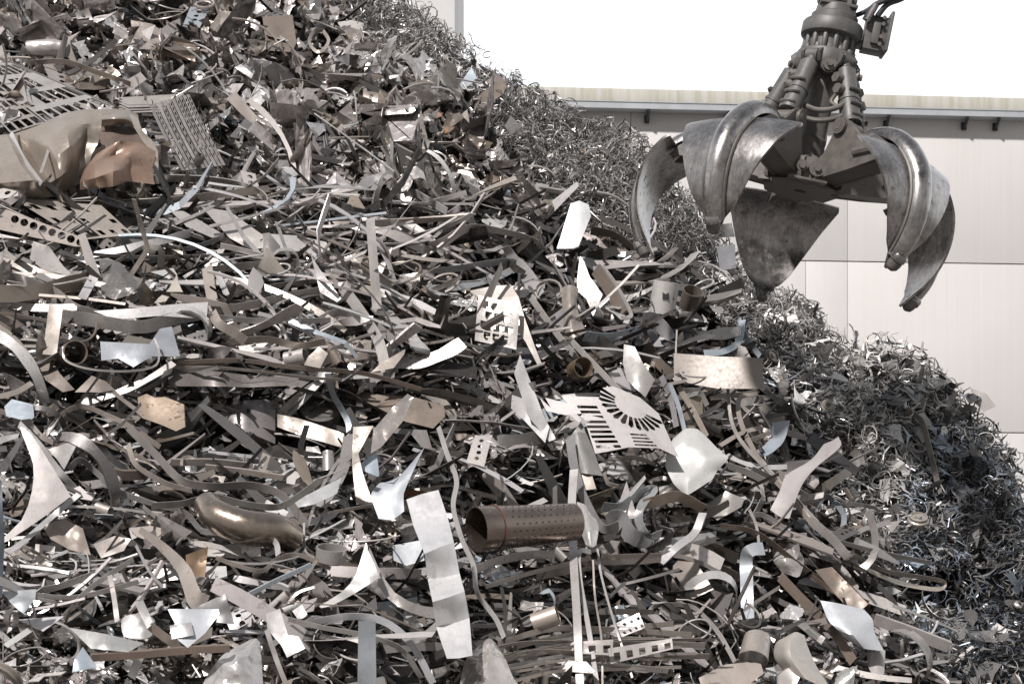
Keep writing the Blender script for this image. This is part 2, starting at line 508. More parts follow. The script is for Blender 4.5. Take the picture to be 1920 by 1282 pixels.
def pol(az, r, z, t=0.0):
    """az from the camera side (-y), r outwards, t sideways; photo-pixel units"""
    a = R(az)
    d = Vector((math.sin(a), -math.cos(a), 0)); s = Vector((math.cos(a), math.sin(a), 0))
    return (d * r + s * t + Vector((0, 0, z))) * U

OUT = [(118, 34), (138, 56), (168, 70), (205, 70), (243, 56), (278, 28), (305, -8), (319, -50), (321, -92), (312, -132), (298, -160), (287, -176)]
prof = catmull([(a, 0, b_) for a, b_ in OUT], 4)
prof = [(p[0], p[2]) for p in prof]

def claw(az):
    # blade: ruled across, curved along the profile, starts past the shoulder
    n0 = 18
    sec = list(prof[n0:])
    e0 = (sec[-1][0] - sec[-3][0], sec[-1][1] - sec[-3][1]); l0 = math.hypot(*e0)
    sec += [(sec[-1][0] + e0[0] / l0 * q, sec[-1][1] + e0[1] / l0 * q) for q in (9, 18, 27)]
    ns = len(sec)
    v = []; f = []
    nt_ = 12
    for i, (r, z) in enumerate(sec):
        a = sec[max(i - 1, 0)]; b2 = sec[min(i + 1, ns - 1)]
        tx, tz = b2[0] - a[0], b2[1] - a[1]
        L = math.hypot(tx, tz); nx, nz = -tz / L, tx / L         # inward normal below the profile
        if nx * (-1) < 0 and nz > 0: pass
        inx, inz = tz / L, -tx / L
        s_ = i / (ns - 1)
        w = 117 * (1 - s_) * (1 + 0.12 * s_) + 2
        if i == 0: w *= 0.95
        off = 23 - 5 * s_
        for sgn, th in ((0, off), (1, off + 4.5)):
            for j in range(nt_ + 1):
                u = (j / nt_ * 2 - 1)
                sag = 10 * (1 - s_) * (u * u)
                v.append(pol(az, r + inx * (th + sag), z + inz * (th + sag), u * w))
    W = 2 * (nt_ + 1)
    for i in range(ns - 1):
        for j in range(nt_):
            a = i * W + j
            f.append([a, a + 1, a + W + 1, a + W])
            a2 = a + nt_ + 1
            f.append([a2, a2 + W, a2 + W + 1, a2 + 1])
        for j in (0, nt_):
            a = i * W + j; b2 = a + nt_ + 1
            q = [a, a + W, b2 + W, b2]
            f.append(q if j == 0 else q[::-1])
    for i in (0, ns - 1):
        for j in range(nt_):
            a = i * W + j; b2 = a + nt_ + 1
            q = [a, b2, b2 + 1, a + 1]
            f.append(q if i == 0 else q[::-1])
    c = mk('claw', v, f, M['claw'], gr)
    # rib: heavy tube along the back of the claw
    nr_ = 20; rv = []; rf = []
    for i, (r, z) in enumerate(prof):
        s_ = i / (len(prof) - 1)
        wid = (20 + i) if i < 8 else 28 - 10 * (i - 8) / (len(prof) - 9)
        hgt = 24 - 5 * s_
        rnd_ = max(0.0, 1 - i / n0)                      # fully round near the arm, half-round on the blade
        a = prof[max(i - 1, 0)]; b2 = prof[min(i + 1, len(prof) - 1)]
        tx, tz = b2[0] - a[0], b2[1] - a[1]; L = math.hypot(tx, tz)
        for k in range(nr_):
            t = 2 * math.pi * k / nr_
            oy = math.cos(t); h_ = hgt * oy if oy > 0 else (hgt * oy * rnd_)
            dpt = hgt - h_
            rv.append(pol(az, r + tz / L * dpt, z - tx / L * dpt, wid * math.sin(t)))
    for i in range(len(prof) - 1):
        for k in range(nr_):
            k2 = (k + 1) % nr_
            rf.append([i * nr_ + k, (i + 1) * nr_ + k, (i + 1) * nr_ + k2, i * nr_ + k2])
    rf.append(list(range(nr_))); rf.append([(len(prof) - 1) * nr_ + k for k in range(nr_)][::-1])
    mk('rib', rv, rf, M['claw'], c)
    # weld beads beside the rib
    for sg in (-1, 1):
        wp = []
        for i in range(n0 + 1, len(prof) - 1):
            r, z = prof[i]; s_ = i / (len(prof) - 1)
            a = prof[i - 1]; b2 = prof[i + 1]; tx, tz = b2[0] - a[0], b2[1] - a[1]; L = math.hypot(tx, tz)
            rad = 28 - 10 * (i - 8) / (len(prof) - 9); off = 23 - 5 * (i - n0) / (ns - 1) - 2
            wp.append(pol(az, r + tz / L * off, z - tx / L * off, sg * rad * 1.02))
        MB().tube(wp, 3.2 * U, 6).build('weld_bead', M['grease'], c)
    # tip: worn nose and collar
    r, z = prof[-1]; e = Vector((prof[-1][0] - prof[-4][0], prof[-1][1] - prof[-4][1])).normalized()
    inn = (e[1], -e[0])
    cx, cz = r + inn[0] * 9, z + inn[1] * 9
    MB().tube([pol(az, cx - e[0] * 10, cz - e[1] * 10), pol(az, cx - e[0] * 6, cz - e[1] * 6), pol(az, cx + e[0] * 2, cz + e[1] * 2), pol(az, cx + e[0] * 4, cz + e[1] * 4)],
              [13 * U, 15 * U, 15 * U, 13 * U], 20).build('collar', M['claw'], c)
    MB().tube([pol(az, cx, cz), pol(az, cx + e[0] * 10, cz + e[1] * 10), pol(az, cx + e[0] * 18, cz + e[1] * 18), pol(az, cx + e[0] * 23, cz + e[1] * 23)],
              [13 * U, 13 * U, 11 * U, 5 * U], 18).build('tip', M['grease'], c)
    # arm: two cheek plates and a box web from hub pivot to the blade
    am = MB()
    cheek = [(50, -14), (62, -20), (140, -8), (210, 6), (256, 4), (240, 24), (200, 48), (150, 58), (122, 84), (104, 92), (90, 84), (88, 66), (72, 28), (52, 10)]
    for t0, t1 in ((-27, -20), (20, 27)):
        vv = [pol(az, r_, z_, t_) for t_ in (t0, t1) for r_, z_ in cheek]
        k = len(cheek)
        am.add(vv, [list(range(k))[::-1], [k + i for i in range(k)]] + [[i, (i + 1) % k, k + (i + 1) % k, k + i] for i in range(k)])
    for a, b2, th in (((66, -18), (225, 6), 5), ((92, 30), (205, 46), 5)):
        vv = [pol(az, a[0], a[1], -20), pol(az, a[0], a[1], 20), pol(az, b2[0], b2[1], 20), pol(az, b2[0], b2[1], -20)]
        vv += [p + Vector((0, 0, th * U)) for p in vv]
        am.add(vv, [[3, 2, 1, 0], [4, 5, 6, 7], [0, 1, 5, 4], [1, 2, 6, 5], [2, 3, 7, 6], [3, 0, 4, 7]])
    # raised patches on the cheeks
    for sg in (-1, 1):
        am.tube([pol(az, 150, 22, sg * 27), pol(az, 200, 26, sg * 27)], 8 * U, 8)
    am.build('arm', M['grease'], c, smooth=True)
    for (r_, z_, h, rad) in ((60, -4, 40, 14), (104, 74, 36, 15)):
        pm = MB()
        pm.cyl(pol(az, r_, z_, -h), pol(az, r_, z_, h), rad * U * 0.72, n=18)
        for sg in (-1, 1):
            pm.cyl(pol(az, r_, z_, sg * 28), pol(az, r_, z_, sg * 35), rad * U, n=18)
            pm.cyl(pol(az, r_, z_, sg * 35), pol(az, r_, z_, sg * (h + 1)), rad * U * 0.5, n=6)
        pm.build('pivot_pin', M['grease'], c)

AZ = (-36, 36, 108, 180, -108)
for az in AZ:
    claw(az)

# hydraulic cylinders
for az in AZ:
    top = pol(az, 50, 212); bot = pol(az, 104, 74)
    ax = (bot - top).normalized(); L = (bot - top).length
    p = lambda t: top + ax * (L * t)
    cb = MB()
    cb.tube([p(0.10), p(0.14), p(0.15), p(0.55), p(0.56), p(0.585), p(0.59), p(0.84), p(0.85), p(0.9)],
            [10 * U, 15 * U, 18 * U, 18 * U, 20 * U, 20 * U, 18.5 * U, 18.5 * U, 21 * U, 20 * U], 20)
    side = Vector((math.cos(R(az)), math.sin(R(az)), 0)); outw = Vector((math.sin(R(az)), -math.cos(R(az)), 0))
    cy = cb.build('hydraulic_cylinder', M['painted'], gr)
    MB().cyl(p(0.88), p(1.0), 9 * U).build('piston_rod', M['claw'], cy)
    ey = MB().cyl(top - side * 12 * U, top + side * 12 * U, 13 * U, n=18)
    ey.cyl(top - side * 19 * U, top + side * 19 * U, 7 * U, n=12).cyl(top, p(0.14), 10 * U)
    ey.build('cylinder_eye', M['painted'], cy)
    MB().cyl(bot - side * 15 * U, bot + side * 15 * U, 15 * U, n=18).build('rod_eye', M['grease'], cy)
    for t, s_ in ((0.42, 1), (0.62, 1), (0.78, 1), (0.3, -1), (0.46, -1)):
        q = p(t) + outw * 10 * U * (1 if s_ > 0 else 0.5) + side * (0 if s_ > 0 else 18 * U)
        c0 = MB()
        if s_ > 0:
            c0.tube([p(t) + outw * 17 * U - side * 13 * U, p(t) + outw * 21 * U - side * 8 * U, p(t) + outw * 21 * U + side * 8 * U, p(t) + outw * 17 * U + side * 13 * U], 4 * U, 8)
            c0.build('clamp', M['painted'], cy)
        else:
            c0.cyl(p(t), p(t) - side * 28 * U, 9 * U, n=12).cyl(p(t) - side * 26 * U, p(t) - side * 31 * U, 10 * U, n=6)
            c0.build('hose_port', M['grease'], cy)

# hub, column, rotator
h = MB()
h.lathe([(30, -22), (58, -22), (62, -18), (62, -10), (58, -8), (36, -6), (34, 6), (0.5, 8)], 30)
h.v = [tuple(Vector(q) * U) for q in h.v]
for az in AZ:
    for sg in (-1, 1):
        k = [(20, -22), (74, -24), (78, -14), (74, 12), (60, 22), (40, 20), (20, 16)]
        vv = [pol(az, r_, z_, sg * t_) for t_ in (31, 38) for r_, z_ in k]; n = len(k)
        h.add(vv, [list(range(n))[::-1], [n + i for i in range(n)]] + [[i, (i + 1) % n, n + (i + 1) % n, n + i] for i in range(n)])
h.build('hub', M['grease'], gr)
fbk = MB().box(pol(0, 66, -6), (68 * U, 20 * U, 46 * U), bev=2 * U)
fbk.box(pol(0, 80, -27), (72 * U, 12 * U, 5 * U), bev=1 * U)
fbk.build('front_bracket', M['grease'], gr)
for t_ in (-14, 14):
    q = MB().cyl(pol(0, 76, -4, t_), pol(0, 84, -4, t_), (11 if t_ < 0 else 15) * U, n=18)
    q.cyl(pol(0, 84, -4, t_), pol(0, 89, -4, t_), 7 * U, n=6)
    q.build('bracket_bolt', M['grease'], gr)
st = MB()
for az in AZ:
    st.add([pol(az, 10, -29, -38), pol(az, 66, -30, -28), pol(az, 66, -30, 28), pol(az, 10, -29, 38),
            pol(az, 10, -23, -38), pol(az, 66, -24, -28), pol(az, 66, -24, 28), pol(az, 10, -23, 38)],
           [[0, 1, 2, 3], [7, 6, 5, 4], [0, 4, 5, 1], [1, 5, 6, 2], [2, 6, 7, 3], [3, 7, 4, 0]])
st.build('base_plate', M['grease'], gr)
def lat(name, prof_, mat, n=36, par=gr):
    m_ = MB().lathe([(a * U, b_ * U) for a, b_ in prof_], n)
    return m_.build(name, mat, par)
lat('column', [(36, 4), (36, 30), (32, 34), (30, 60), (31, 62), (31, 68), (29, 70), (29, 195), (40, 205)], M['grease'])
lf = lat('lower_flange', [(40, 196), (56, 200), (57, 204), (57, 226), (55, 229), (44, 230)], M['painted'])
lat('rotator_motor', [(43, 228), (43, 262)], M['painted'])
lat('upper_flange', [(46, 258), (56, 262), (57, 265), (57, 284), (55, 287), (44, 288)], M['painted'])
lat('rotator_cap', [(44, 286), (44, 302), (38, 306), (37, 318), (30, 320)], M['painted'])
lugs = MB()
for az in AZ:
    for sg in (-1, 1):
        k = [(28, 228), (28, 198), (44, 196), (60, 204), (64, 216), (56, 228)]
        k = [(24, 204), (30, 188), (46, 190), (60, 202), (64, 214), (56, 222), (24, 226)]
        vv = [pol(az, r_, z_ + 2, sg * t_) for t_ in (14, 20) for r_, z_ in k]; n = len(k)
        lugs.add(vv, [list(range(n))[::-1], [n + i for i in range(n)]] + [[i, (i + 1) % n, n + (i + 1) % n, n + i] for i in range(n)])
lugs.build('cylinder_lugs', M['painted'], gr)
for az in range(0, 360, 72):   # pins between the lugs, seen end on below the lower flange
    q = MB().cyl(pol(az, 40, 196), pol(az, 62, 194), 15 * U, n=20)
    q.cyl(pol(az, 62, 194), pol(az, 67, 194), 12 * U, n=20).cyl(pol(az, 67, 194), pol(az, 73, 194), 6 * U, n=6)
    q.build('drain_plug', M['grease'], gr)
ribs = MB()
for i in range(14):
    a = i * 360 / 14 + 6
    ribs.tube([pol(a, 43, 229), pol(a, 45, 236), pol(a, 45, 254), pol(a, 43, 262)], 5 * U, 8)
ribs.build('cooling_ribs', M['painted'], gr)
for i in range(14):
    a = i * 360 / 14 - 7
    MB().cyl(pol(a, 49, 228), pol(a, 49, 236), 4.2 * U, n=6).build('flange_bolt', M['claw'], lf)
# pin bracket and link above the rotator
cap = MB()
for sg in (-1, 1):
    k = [(-30, 316), (30, 316), (24, 338), (16, 352), (0, 358), (-16, 352), (-24, 338)]
    vv = [Vector((sg * t_, y_, z_)) * U for t_ in (14, 22) for y_, z_ in k]; n = len(k)
    cap.add(vv, [list(range(n))[::-1], [n + i for i in range(n)]] + [[i, (i + 1) % n, n + (i + 1) % n, n + i] for i in range(n)])
cap.box((0, 0, 319 * U), (70 * U, 66 * U, 6 * U), bev=1.0 * U)
cap.build('hanger_bracket', M['painted'], gr)
pn = MB().cyl(Vector((-34, 0, 340)) * U, Vector((34, 0, 340)) * U, 9 * U, n=20)
pn.cyl(Vector((-36, 0, 340)) * U, Vector((-24, 0, 340)) * U, 15 * U, n=20).cyl(Vector((-42, 0, 340)) * U, Vector((-36, 0, 340)) * U, 9 * U, n=6)
pn.cyl(Vector((24, 0, 340)) * U, Vector((34, 0, 340)) * U, 13 * U, n=20)
pn.build('hanger_pin', M['grease'], gr)
pf = MB().cyl(Vector((-12, -46, 338)) * U, Vector((-12, 10, 338)) * U, 9 * U, n=16)
pf = MB().cyl(Vector((-26, -34, 336)) * U, Vector((-26, 20, 336)) * U, 11 * U, n=18).cyl(Vector((-26, -40, 336)) * U, Vector((-26, -34, 336)) * U, 7 * U, n=6)
pf.build('side_pin', M['grease'], gr)
lk = MB()
lk.tube([Vector((0, 0, 330)) * U, Vector((2, 0, 350)) * U, Vector((4, 0, 370)) * U, Vector((0, 0, 400)) * U, Vector((-8, 0, 480)) * U, Vector((-14, 0, 560)) * U],
        [22 * U, 24 * U, 18 * U, 20 * U, 24 * U, 30 * U], 18)
lk.build('link', M['grease'], gr)
# manifold box on the right of the rotator
bx = MB().box(Vector((80, 0, 284)) * U, (42 * U, 34 * U, 64 * U), bev=1.5 * U)
bx.box(Vector((102, -4, 288)) * U, (6 * U, 52 * U, 74 * U), bev=1.0 * U)
bx.box(Vector((60, 0, 262)) * U, (30 * U, 20 * U, 12 * U))
bx.box(Vector((78, -20, 282)) * U, (14 * U, 8 * U, 40 * U), bev=1.5 * U)
mn = bx.build('manifold_box', M['painted'], gr)
for z_ in (262, 276, 300, 312):
    MB().cyl(Vector((88, -26, z_)) * U, Vector((88, -16, z_)) * U, 4 * U, n=6).build('bolt', M['grease'], mn)
def hose(pts, rad, name='hose', par=gr, mat='rubber'):
    MB().tube(catmull([Vector(q) * U for q in pts], 7), rad * U, 10).build(name, M[mat], par)
hose([(52, -24, 300), (62, -30, 326), (84, -34, 342), (120, -34, 366), (150, -30, 402), (170, -30, 470), (176, -30, 560)], 5.2)
hose([(74, -24, 312), (88, -28, 336), (112, -28, 352), (142, -24, 384), (160, -24, 430), (182, -24, 560)], 5.2)
hose([(34, 20, 318), (56, 10, 330), (90, 0, 362), (118, 0, 400), (140, 0, 470), (150, 0, 560)], 4.5)
MB().cyl(Vector((56, -26, 300)) * U, Vector((66, -31, 330)) * U, 7 * U, n=10).build('hose_fitting', M['claw'], gr)
# hoses looping between the front cylinders
hose([(52, -70, 118), (34, -80, 96), (6, -82, 84), (-18, -74, 84), (-34, -66, 90)], 5, mat='grease')
hose([(50, -72, 148), (38, -80, 122), (16, -84, 106), (-8, -78, 102), (-30, -64, 110)], 5, mat='grease')
hose([(34, -40, 160), (22, -52, 142), (18, -56, 128), (30, -60, 120)], 4, mat='grease')
hose([(52, -30, 52), (62, -34, 40), (70, -30, 48), (66, -24, 66)], 3, mat='grease')
for az in (108, -108, 180):
    a = pol(az, 76, 150, -20) / U; b2 = pol(az, 60, 90, -34) / U; c2 = pol(az, 30, 110, -26) / U
    hose([tuple(a), tuple(b2), tuple(c2)], 4.5, mat='grease')
# ================================================================ HEAP CORE
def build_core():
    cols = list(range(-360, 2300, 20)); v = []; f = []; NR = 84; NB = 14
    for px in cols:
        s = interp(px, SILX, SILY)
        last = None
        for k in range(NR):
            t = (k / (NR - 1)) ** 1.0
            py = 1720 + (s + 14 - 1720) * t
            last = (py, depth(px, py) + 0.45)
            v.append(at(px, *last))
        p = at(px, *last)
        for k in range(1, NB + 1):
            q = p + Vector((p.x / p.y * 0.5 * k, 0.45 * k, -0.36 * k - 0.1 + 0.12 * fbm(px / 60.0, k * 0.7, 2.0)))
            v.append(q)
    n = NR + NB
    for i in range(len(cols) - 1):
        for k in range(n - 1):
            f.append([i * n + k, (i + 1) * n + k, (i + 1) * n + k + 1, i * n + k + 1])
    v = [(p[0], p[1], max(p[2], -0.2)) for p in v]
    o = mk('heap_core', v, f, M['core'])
    tag(o, 'scrap heap body coloured near black as the shade between pieces', 'scrap heap', kind='stuff')
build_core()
# ================================================================ PIECES SHAPED AFTER THE PHOTO
WHITE = (0.54, 0.525, 0.52, 0.4); PALE = (0.49, 0.46, 0.435, 0.34); MID = (0.5, 0.47, 0.44, 0.34)
BLUE = (0.46, 0.51, 0.56, 0.36); BROWN = (0.23, 0.19, 0.16, 0.38); DARK = (0.15, 0.14, 0.14, 0.33)
BEIGE = (0.41, 0.36, 0.32, 0.40); GREY = (0.33, 0.32, 0.32, 0.33); RUST = (0.36, 0.17, 0.08, 0.5); GOLD = (0.24, 0.175, 0.115, 0.3)
MARK = []                       # landmarks: phrase, x, y
CELL = 10
MASK = np.zeros((150, 210), dtype=np.uint8)
def mask_poly(pts):
    xs = [p[0] for p in pts]; ys = [p[1] for p in pts]
    n = len(pts)
    for cy in range(max(0, int(min(ys) / CELL)), min(149, int(max(ys) / CELL)) + 1):
        y = cy * CELL + CELL / 2
        for cx in range(max(0, int(min(xs) / CELL)), min(209, int(max(xs) / CELL)) + 1):
            x = cx * CELL + CELL / 2; ins = False
            for i in range(n):
                a, b = pts[i], pts[(i + 1) % n]
                if (a[1] > y) != (b[1] > y) and x < (b[0] - a[0]) * (y - a[1]) / (b[1] - a[1]) + a[0]: ins = not ins
            if ins: MASK[cy, cx] = 1
def mask_line(pts, w):
    for a, b in zip(pts[:-1], pts[1:]):
        L = max(1, math.hypot(b[0] - a[0], b[1] - a[1])); dx, dy = (b[0] - a[0]) / L, (b[1] - a[1]) / L; h = max(w, 12) / 2
        mask_poly([(a[0] - dy * h, a[1] + dx * h), (b[0] - dy * h, b[1] + dx * h), (b[0] + dy * h, b[1] - dx * h), (a[0] + dy * h, a[1] - dx * h)])
def masked(px, py):
    cx, cy = int(px // CELL), int(py // CELL)
    return 0 <= cx < 210 and 0 <= cy < 150 and MASK[cy, cx] > 0

def smooth_rot(pts, k=4):
    """closed catmull outline"""
    n = len(pts); out = []
    for i in range(n):
        p0, p1, p2, p3 = (np.array(pts[(i + j - 1) % n][:2], float) for j in range(4))
        for q in range(k):
            t = q / k
            out.append(tuple(0.5 * ((2 * p1) + (-p0 + p2) * t + (2 * p0 - 5 * p1 + 4 * p2 - p3) * t * t + (-p0 + 3 * p1 - 3 * p2 + p3) * t ** 3)))
    return out

def flat_mesh(outer, holes, step):
    """2-D region with holes, cut on a grid so that it can be bent; returns verts, faces, boundary edges"""
    loops = [outer] + list(holes)
    tris = tessellate_polygon([[Vector((p[0], p[1], 0)) for p in l] for l in loops])
    bm = bmesh.new()
    vs = [bm.verts.new((p[0], p[1], 0)) for l in loops for p in l]
    for t in tris:
        try: bm.faces.new([vs[i] for i in t])
        except ValueError: pass
    xs = [p[0] for p in outer]; ys = [p[1] for p in outer]
    for ax, lo, hi in ((0, min(xs), max(xs)), (1, min(ys), max(ys))):
        c = lo + step
        while c < hi - step * 0.3:
            co = (c, 0, 0) if ax == 0 else (0, c, 0); no = (1, 0, 0) if ax == 0 else (0, 1, 0)
            bmesh.ops.bisect_plane(bm, geom=bm.verts[:] + bm.edges[:] + bm.faces[:], plane_co=co, plane_no=no, dist=1e-4 * step)
            c += step
    bmesh.ops.remove_doubles(bm, verts=bm.verts[:], dist=1e-4 * step)
    bmesh.ops.recalc_face_normals(bm, faces=bm.faces[:])
    bm.verts.index_update()
    v = [tuple(x.co[:2]) for x in bm.verts if True]
    f = []
    for q in bm.faces:
        idx = [w.index for w in q.verts]
        if q.normal.z > 0: idx = idx[::-1]
        f.append(idx)
    be = []
    cnt = {}
    for q in f:
        for i in range(len(q)):
            a, b = q[i], q[(i + 1) % len(q)]
            cnt.setdefault((min(a, b), max(a, b)), []).append((a, b))
    be = [e[0] for e in cnt.values() if len(e) == 1]
    bm.free()
    return v, f, be

def thicken(v3, f, be, off):
    n = len(v3)
    v = list(v3) + [Vector(p) + off for p in v3]
    return v, list(f) + [[i + n for i in q][::-1] for q in f] + [[b, a, a + n, b + n] for a, b in be]

def soft(off): return off if off < 0.3 else 0.3 + (off - 0.3) * 0.5
def mean_depth(pts):
    return sum(depth(p[0], p[1]) for p in pts) / len(pts)

def plate(name, label, cat, pts, color, mat='steel', off=0.06, lean=0.55, holes=(), bend=(0, 0), crink=0.01, round_=False, mark=None, group=None,
          step=None, side=0.0, thick=0.004, fold=None, domask=True, crease=()):
    """a sheet seen at the given outline: bottom edge rests on the face, it leans back less than the slope"""
    off = soft(off)
    if round_: pts = smooth_rot(pts)
    xs = [p[0] for p in pts]; ys = [p[1] for p in pts]
    cx, cy = (min(xs) + max(xs)) / 2, (min(ys) + max(ys)) / 2; hx, hy = (max(xs) - min(xs)) / 2, (max(ys) - min(ys)) / 2
    by = max(ys)
    d0 = min(depth(cx + hx * 0.5 * i, by - 5) for i in (-1, 0, 1))
    slope = (depth_s(cx, min(ys)) - depth_s(cx, by)) / (2 * hy)
    step = step or max(8, max(hx, hy) / 7)
    v, f, be = flat_mesh(pts, holes, step)
    seed = cx * 0.37 + cy * 0.11
    v3 = []
    for x, y in v:
        u, w = (x - cx) / max(hx, hy), (y - cy) / max(hx, hy)
        d = d0 - off + lean * slope * (by - y) + side * (x - cx) / 100.0
        d += bend[0] * (u * u) + bend[1] * (w * w)
        if fold:
            fx, fy, fa, am = fold       # line through (fx,fy) at angle fa, kink amount
            dist = (x - fx) * -math.sin(R(fa)) + (y - fy) * math.cos(R(fa))
            d += am * max(0, dist) / 100.0
        for fx, fy, fa, am, wd in crease:
            dist = (x - fx) * -math.sin(R(fa)) + (y - fy) * math.cos(R(fa))
            d += am * max(0.0, 1 - abs(dist) / wd)
        d += 0.022 * math.sin(u * 2.1 + seed) * max(hx, hy) / 50 + 0.012 * math.sin(w * 2.6 + seed * 1.7) * max(hx, hy) / 50
        if crink: d += crink * 2.2 * fbm(x / 60.0 + seed, y / 60.0, 1.0, 3)
        v3.append(at(x, y, d))
    V, Fc = thicken(v3, f, be, Vector((0, thick, 0)))
    o = mk(name, V, Fc, M[mat], color=color)
    tag(o, label, cat, group)
    if domask: mask_poly(pts)
    if mark: MARK.append((mark, cx, cy))
    return o

def ribbon_geo(pts, wv, th=0.003):
    """solid strip: centre points and half-width vectors"""
    v = []; f = []
    n = len(pts)
    for i in range(n):
        p = Vector(pts[i]); w = Vector(wv[i])
        T = (Vector(pts[min(i + 1, n - 1)]) - Vector(pts[max(i - 1, 0)])).normalized()
        nn = T.cross(w)
        nn = nn.normalized() * th * 0.5 if nn.length > 1e-9 else Vector((0, 0, th))
        v += [p - w - nn, p + w - nn, p + w + nn, p - w + nn]
    for i in range(n - 1):
        a = i * 4
        for k in range(4):
            k2 = (k + 1) % 4
            f.append([a + k, a + k2, a + 4 + k2, a + 4 + k])
    f.append([3, 2, 1, 0]); a = (n - 1) * 4; f.append([a, a + 1, a + 2, a + 3])
    return v, f

def ribbon(name, label, cat, pts, width, color, mat='steel', off=0.06, roll=20, twist=0, k=7, th=0.003, mark=None, group=None, domask=True, taper=None):
    """strip through photo points (x, y[, extra lift]); roll = how far its width turns away from facing us"""
    off = soft(off)
    q = catmull([(p[0], p[1], p[2] if len(p) > 2 else 0.0) for p in pts], k)
    ds = [depth(p[0], p[1]) for p in q]
    m = len(q)
    sm = [sum(ds[max(0, i - 6):i + 7]) / len(ds[max(0, i - 6):i + 7]) for i in range(m)]
    c = [at(q[i][0], q[i][1], sm[i] - off - q[i][2]) for i in range(m)]
    wv = []
    for i in range(m):
        T = (c[min(i + 1, m - 1)] - c[max(i - 1, 0)]).normalized()
        V = (c[i] - Vector((0, 0, ZC))).normalized()
        L = T.cross(V).normalized(); D = T.cross(L).normalized()
        a = R(roll + twist * i / m + 8 * noise.noise(Vector((i * 0.3, q[0][0], 0))))
        ww = width * (taper(i / (m - 1)) if taper else 1.0)
        half = ww * 0.5 * c[i].y / F / max(0.35, math.cos(R(roll))) if roll < 80 else ww * 0.5 * c[i].y / F
        wv.append((L * math.cos(a) + D * math.sin(a)) * half)
    v, f = ribbon_geo(c, wv, th)
    o = mk(name, v, f, M[mat], color=color)
    tag(o, label, cat, group)
    if domask: mask_line([(p[0], p[1]) for p in q[::3]], width)
    if mark: MARK.append((mark, sum(p[0] for p in q) / m, sum(p[1] for p in q) / m))
    return o

def patch(name, label, cat, grid, color, mat='steel', off=0.05, sub=5, crink=0.01, mark=None, thick=0.004, sharp=0.0, group=None):
    """sheet through a grid of photo points (x, y, lift), rows top to bottom; the heap's own slope is followed from the lowest row"""
    nr, nc = len(grid), len(grid[0]); off = soft(off)
    by = max(p[1] for r in grid for p in r); cx = sum(p[0] for r in grid for p in r) / (nr * nc)
    d0 = depth(cx, by)
    def D(p): return d0 - off - p[2] + 0.6 * (depth_s(p[0], p[1]) - depth_s(p[0], by))
    G = [[np.array([p[0], p[1], D(p)], float) for p in r] for r in grid]
    def lerp_rows(R_, k):
        cm = catmull(R_, k)
        if sharp > 0:
            ln = [R_[i] + (R_[i + 1] - R_[i]) * (j / k) for i in range(len(R_) - 1) for j in range(k)] + [R_[-1]]
            cm = [a * (1 - sharp) + np.asarray(b) * sharp for a, b in zip(cm, ln)]
        return cm
    rows_ = [lerp_rows(r, sub) for r in G]
    colsn = len(rows_[0])
    colc = [lerp_rows([rows_[i][j] for i in range(nr)], sub) for j in range(colsn)]
    rn = len(colc[0])
    v = []
    for i in range(rn):
        for j in range(colsn):
            x, y, d = colc[j][i]
            v.append(at(x, y, d + crink * 2 * fbm(x / 50.0, y / 50.0, cx, 3)))
    f = []
    for i in range(rn - 1):
        for j in range(colsn - 1):
            a = i * colsn + j
            f.append([a, a + 1, a + colsn + 1, a + colsn])
    cnt = {}
    for q in f:
        for i in range(4):
            a, b = q[i], q[(i + 1) % 4]; cnt.setdefault((min(a, b), max(a, b)), []).append((a, b))
    be = [e[0] for e in cnt.values() if len(e) == 1]
    V, Fc = thicken(v, f, be, Vector((0, thick, 0)))
    o = mk(name, V, Fc, M[mat], color=color)
    tag(o, label, cat, group)
    ring = [(p[0], p[1]) for p in grid[0]] + [(r[-1][0], r[-1][1]) for r in grid[1:]] + [(p[0], p[1]) for p in grid[-1][::-1][1:]] + [(r[0][0], r[0][1]) for r in grid[1:-1][::-1]]
    mask_poly(ring)
    if mark: MARK.append((mark, cx, sum(p[1] for r in grid for p in r) / (nr * nc)))
    return o

def tube_at(name, label, cat, pts, radii, color, mat='steel', off=0.1, hollow=0.006, n=28, mark=None, k=5, squash=1.0, dent=0.0, group=None, straight=True):
    """pipe through photo points (x, y, lift), radii in photo pixels"""
    off = soft(off)
    d0 = min(depth(p[0], p[1] + radii[0] * 0.5) for p in pts)
    P3 = [at(p[0], p[1], d0 - off - (p[2] if len(p) > 2 else 0)) for p in pts]
    q = catmull(P3, k); m = len(q)
    rr = [float(np.interp(i / (m - 1), np.linspace(0, 1, len(radii)), radii)) * d0 / F for i in range(m)]
    b = MB().tube(q, rr, n, hollow=hollow)
    if dent:
        b.v = [tuple(Vector(p) * (1 + dent * 0.01 * fbm(p[0] * 6, p[2] * 6, p[1] * 6, 3))) for p in b.v]
    o = b.build(name, M[mat], color=color)
    tag(o, label, cat, group)
    mask_line([(p[0], p[1]) for p in pts], 2 * max(radii))
    if mark: MARK.append((mark, sum(p[0] for p in pts) / len(pts), sum(p[1] for p in pts) / len(pts)))
    return o

def rect(x0, y0, x1, y1): return [(x0, y0), (x1, y0), (x1, y1), (x0, y1)]
def quad_map(q, u, v):
    a, b, c, d = [np.array(p, float) for p in q]     # tl tr br bl
    p = a * (1 - u) * (1 - v) + b * u * (1 - v) + c * u * v + d * (1 - u) * v
    return (float(p[0]), float(p[1]))
def cell(q, u0, v0, u1, v1): return [quad_map(q, u0, v0), quad_map(q, u1, v0), quad_map(q, u1, v1), quad_map(q, u0, v1)]
def ell(cx, cy, rx, ry, n=14, a0=0): return [(cx + rx * math.cos(2 * math.pi * i / n + a0), cy + ry * math.sin(2 * math.pi * i / n + a0)) for i in range(n)]

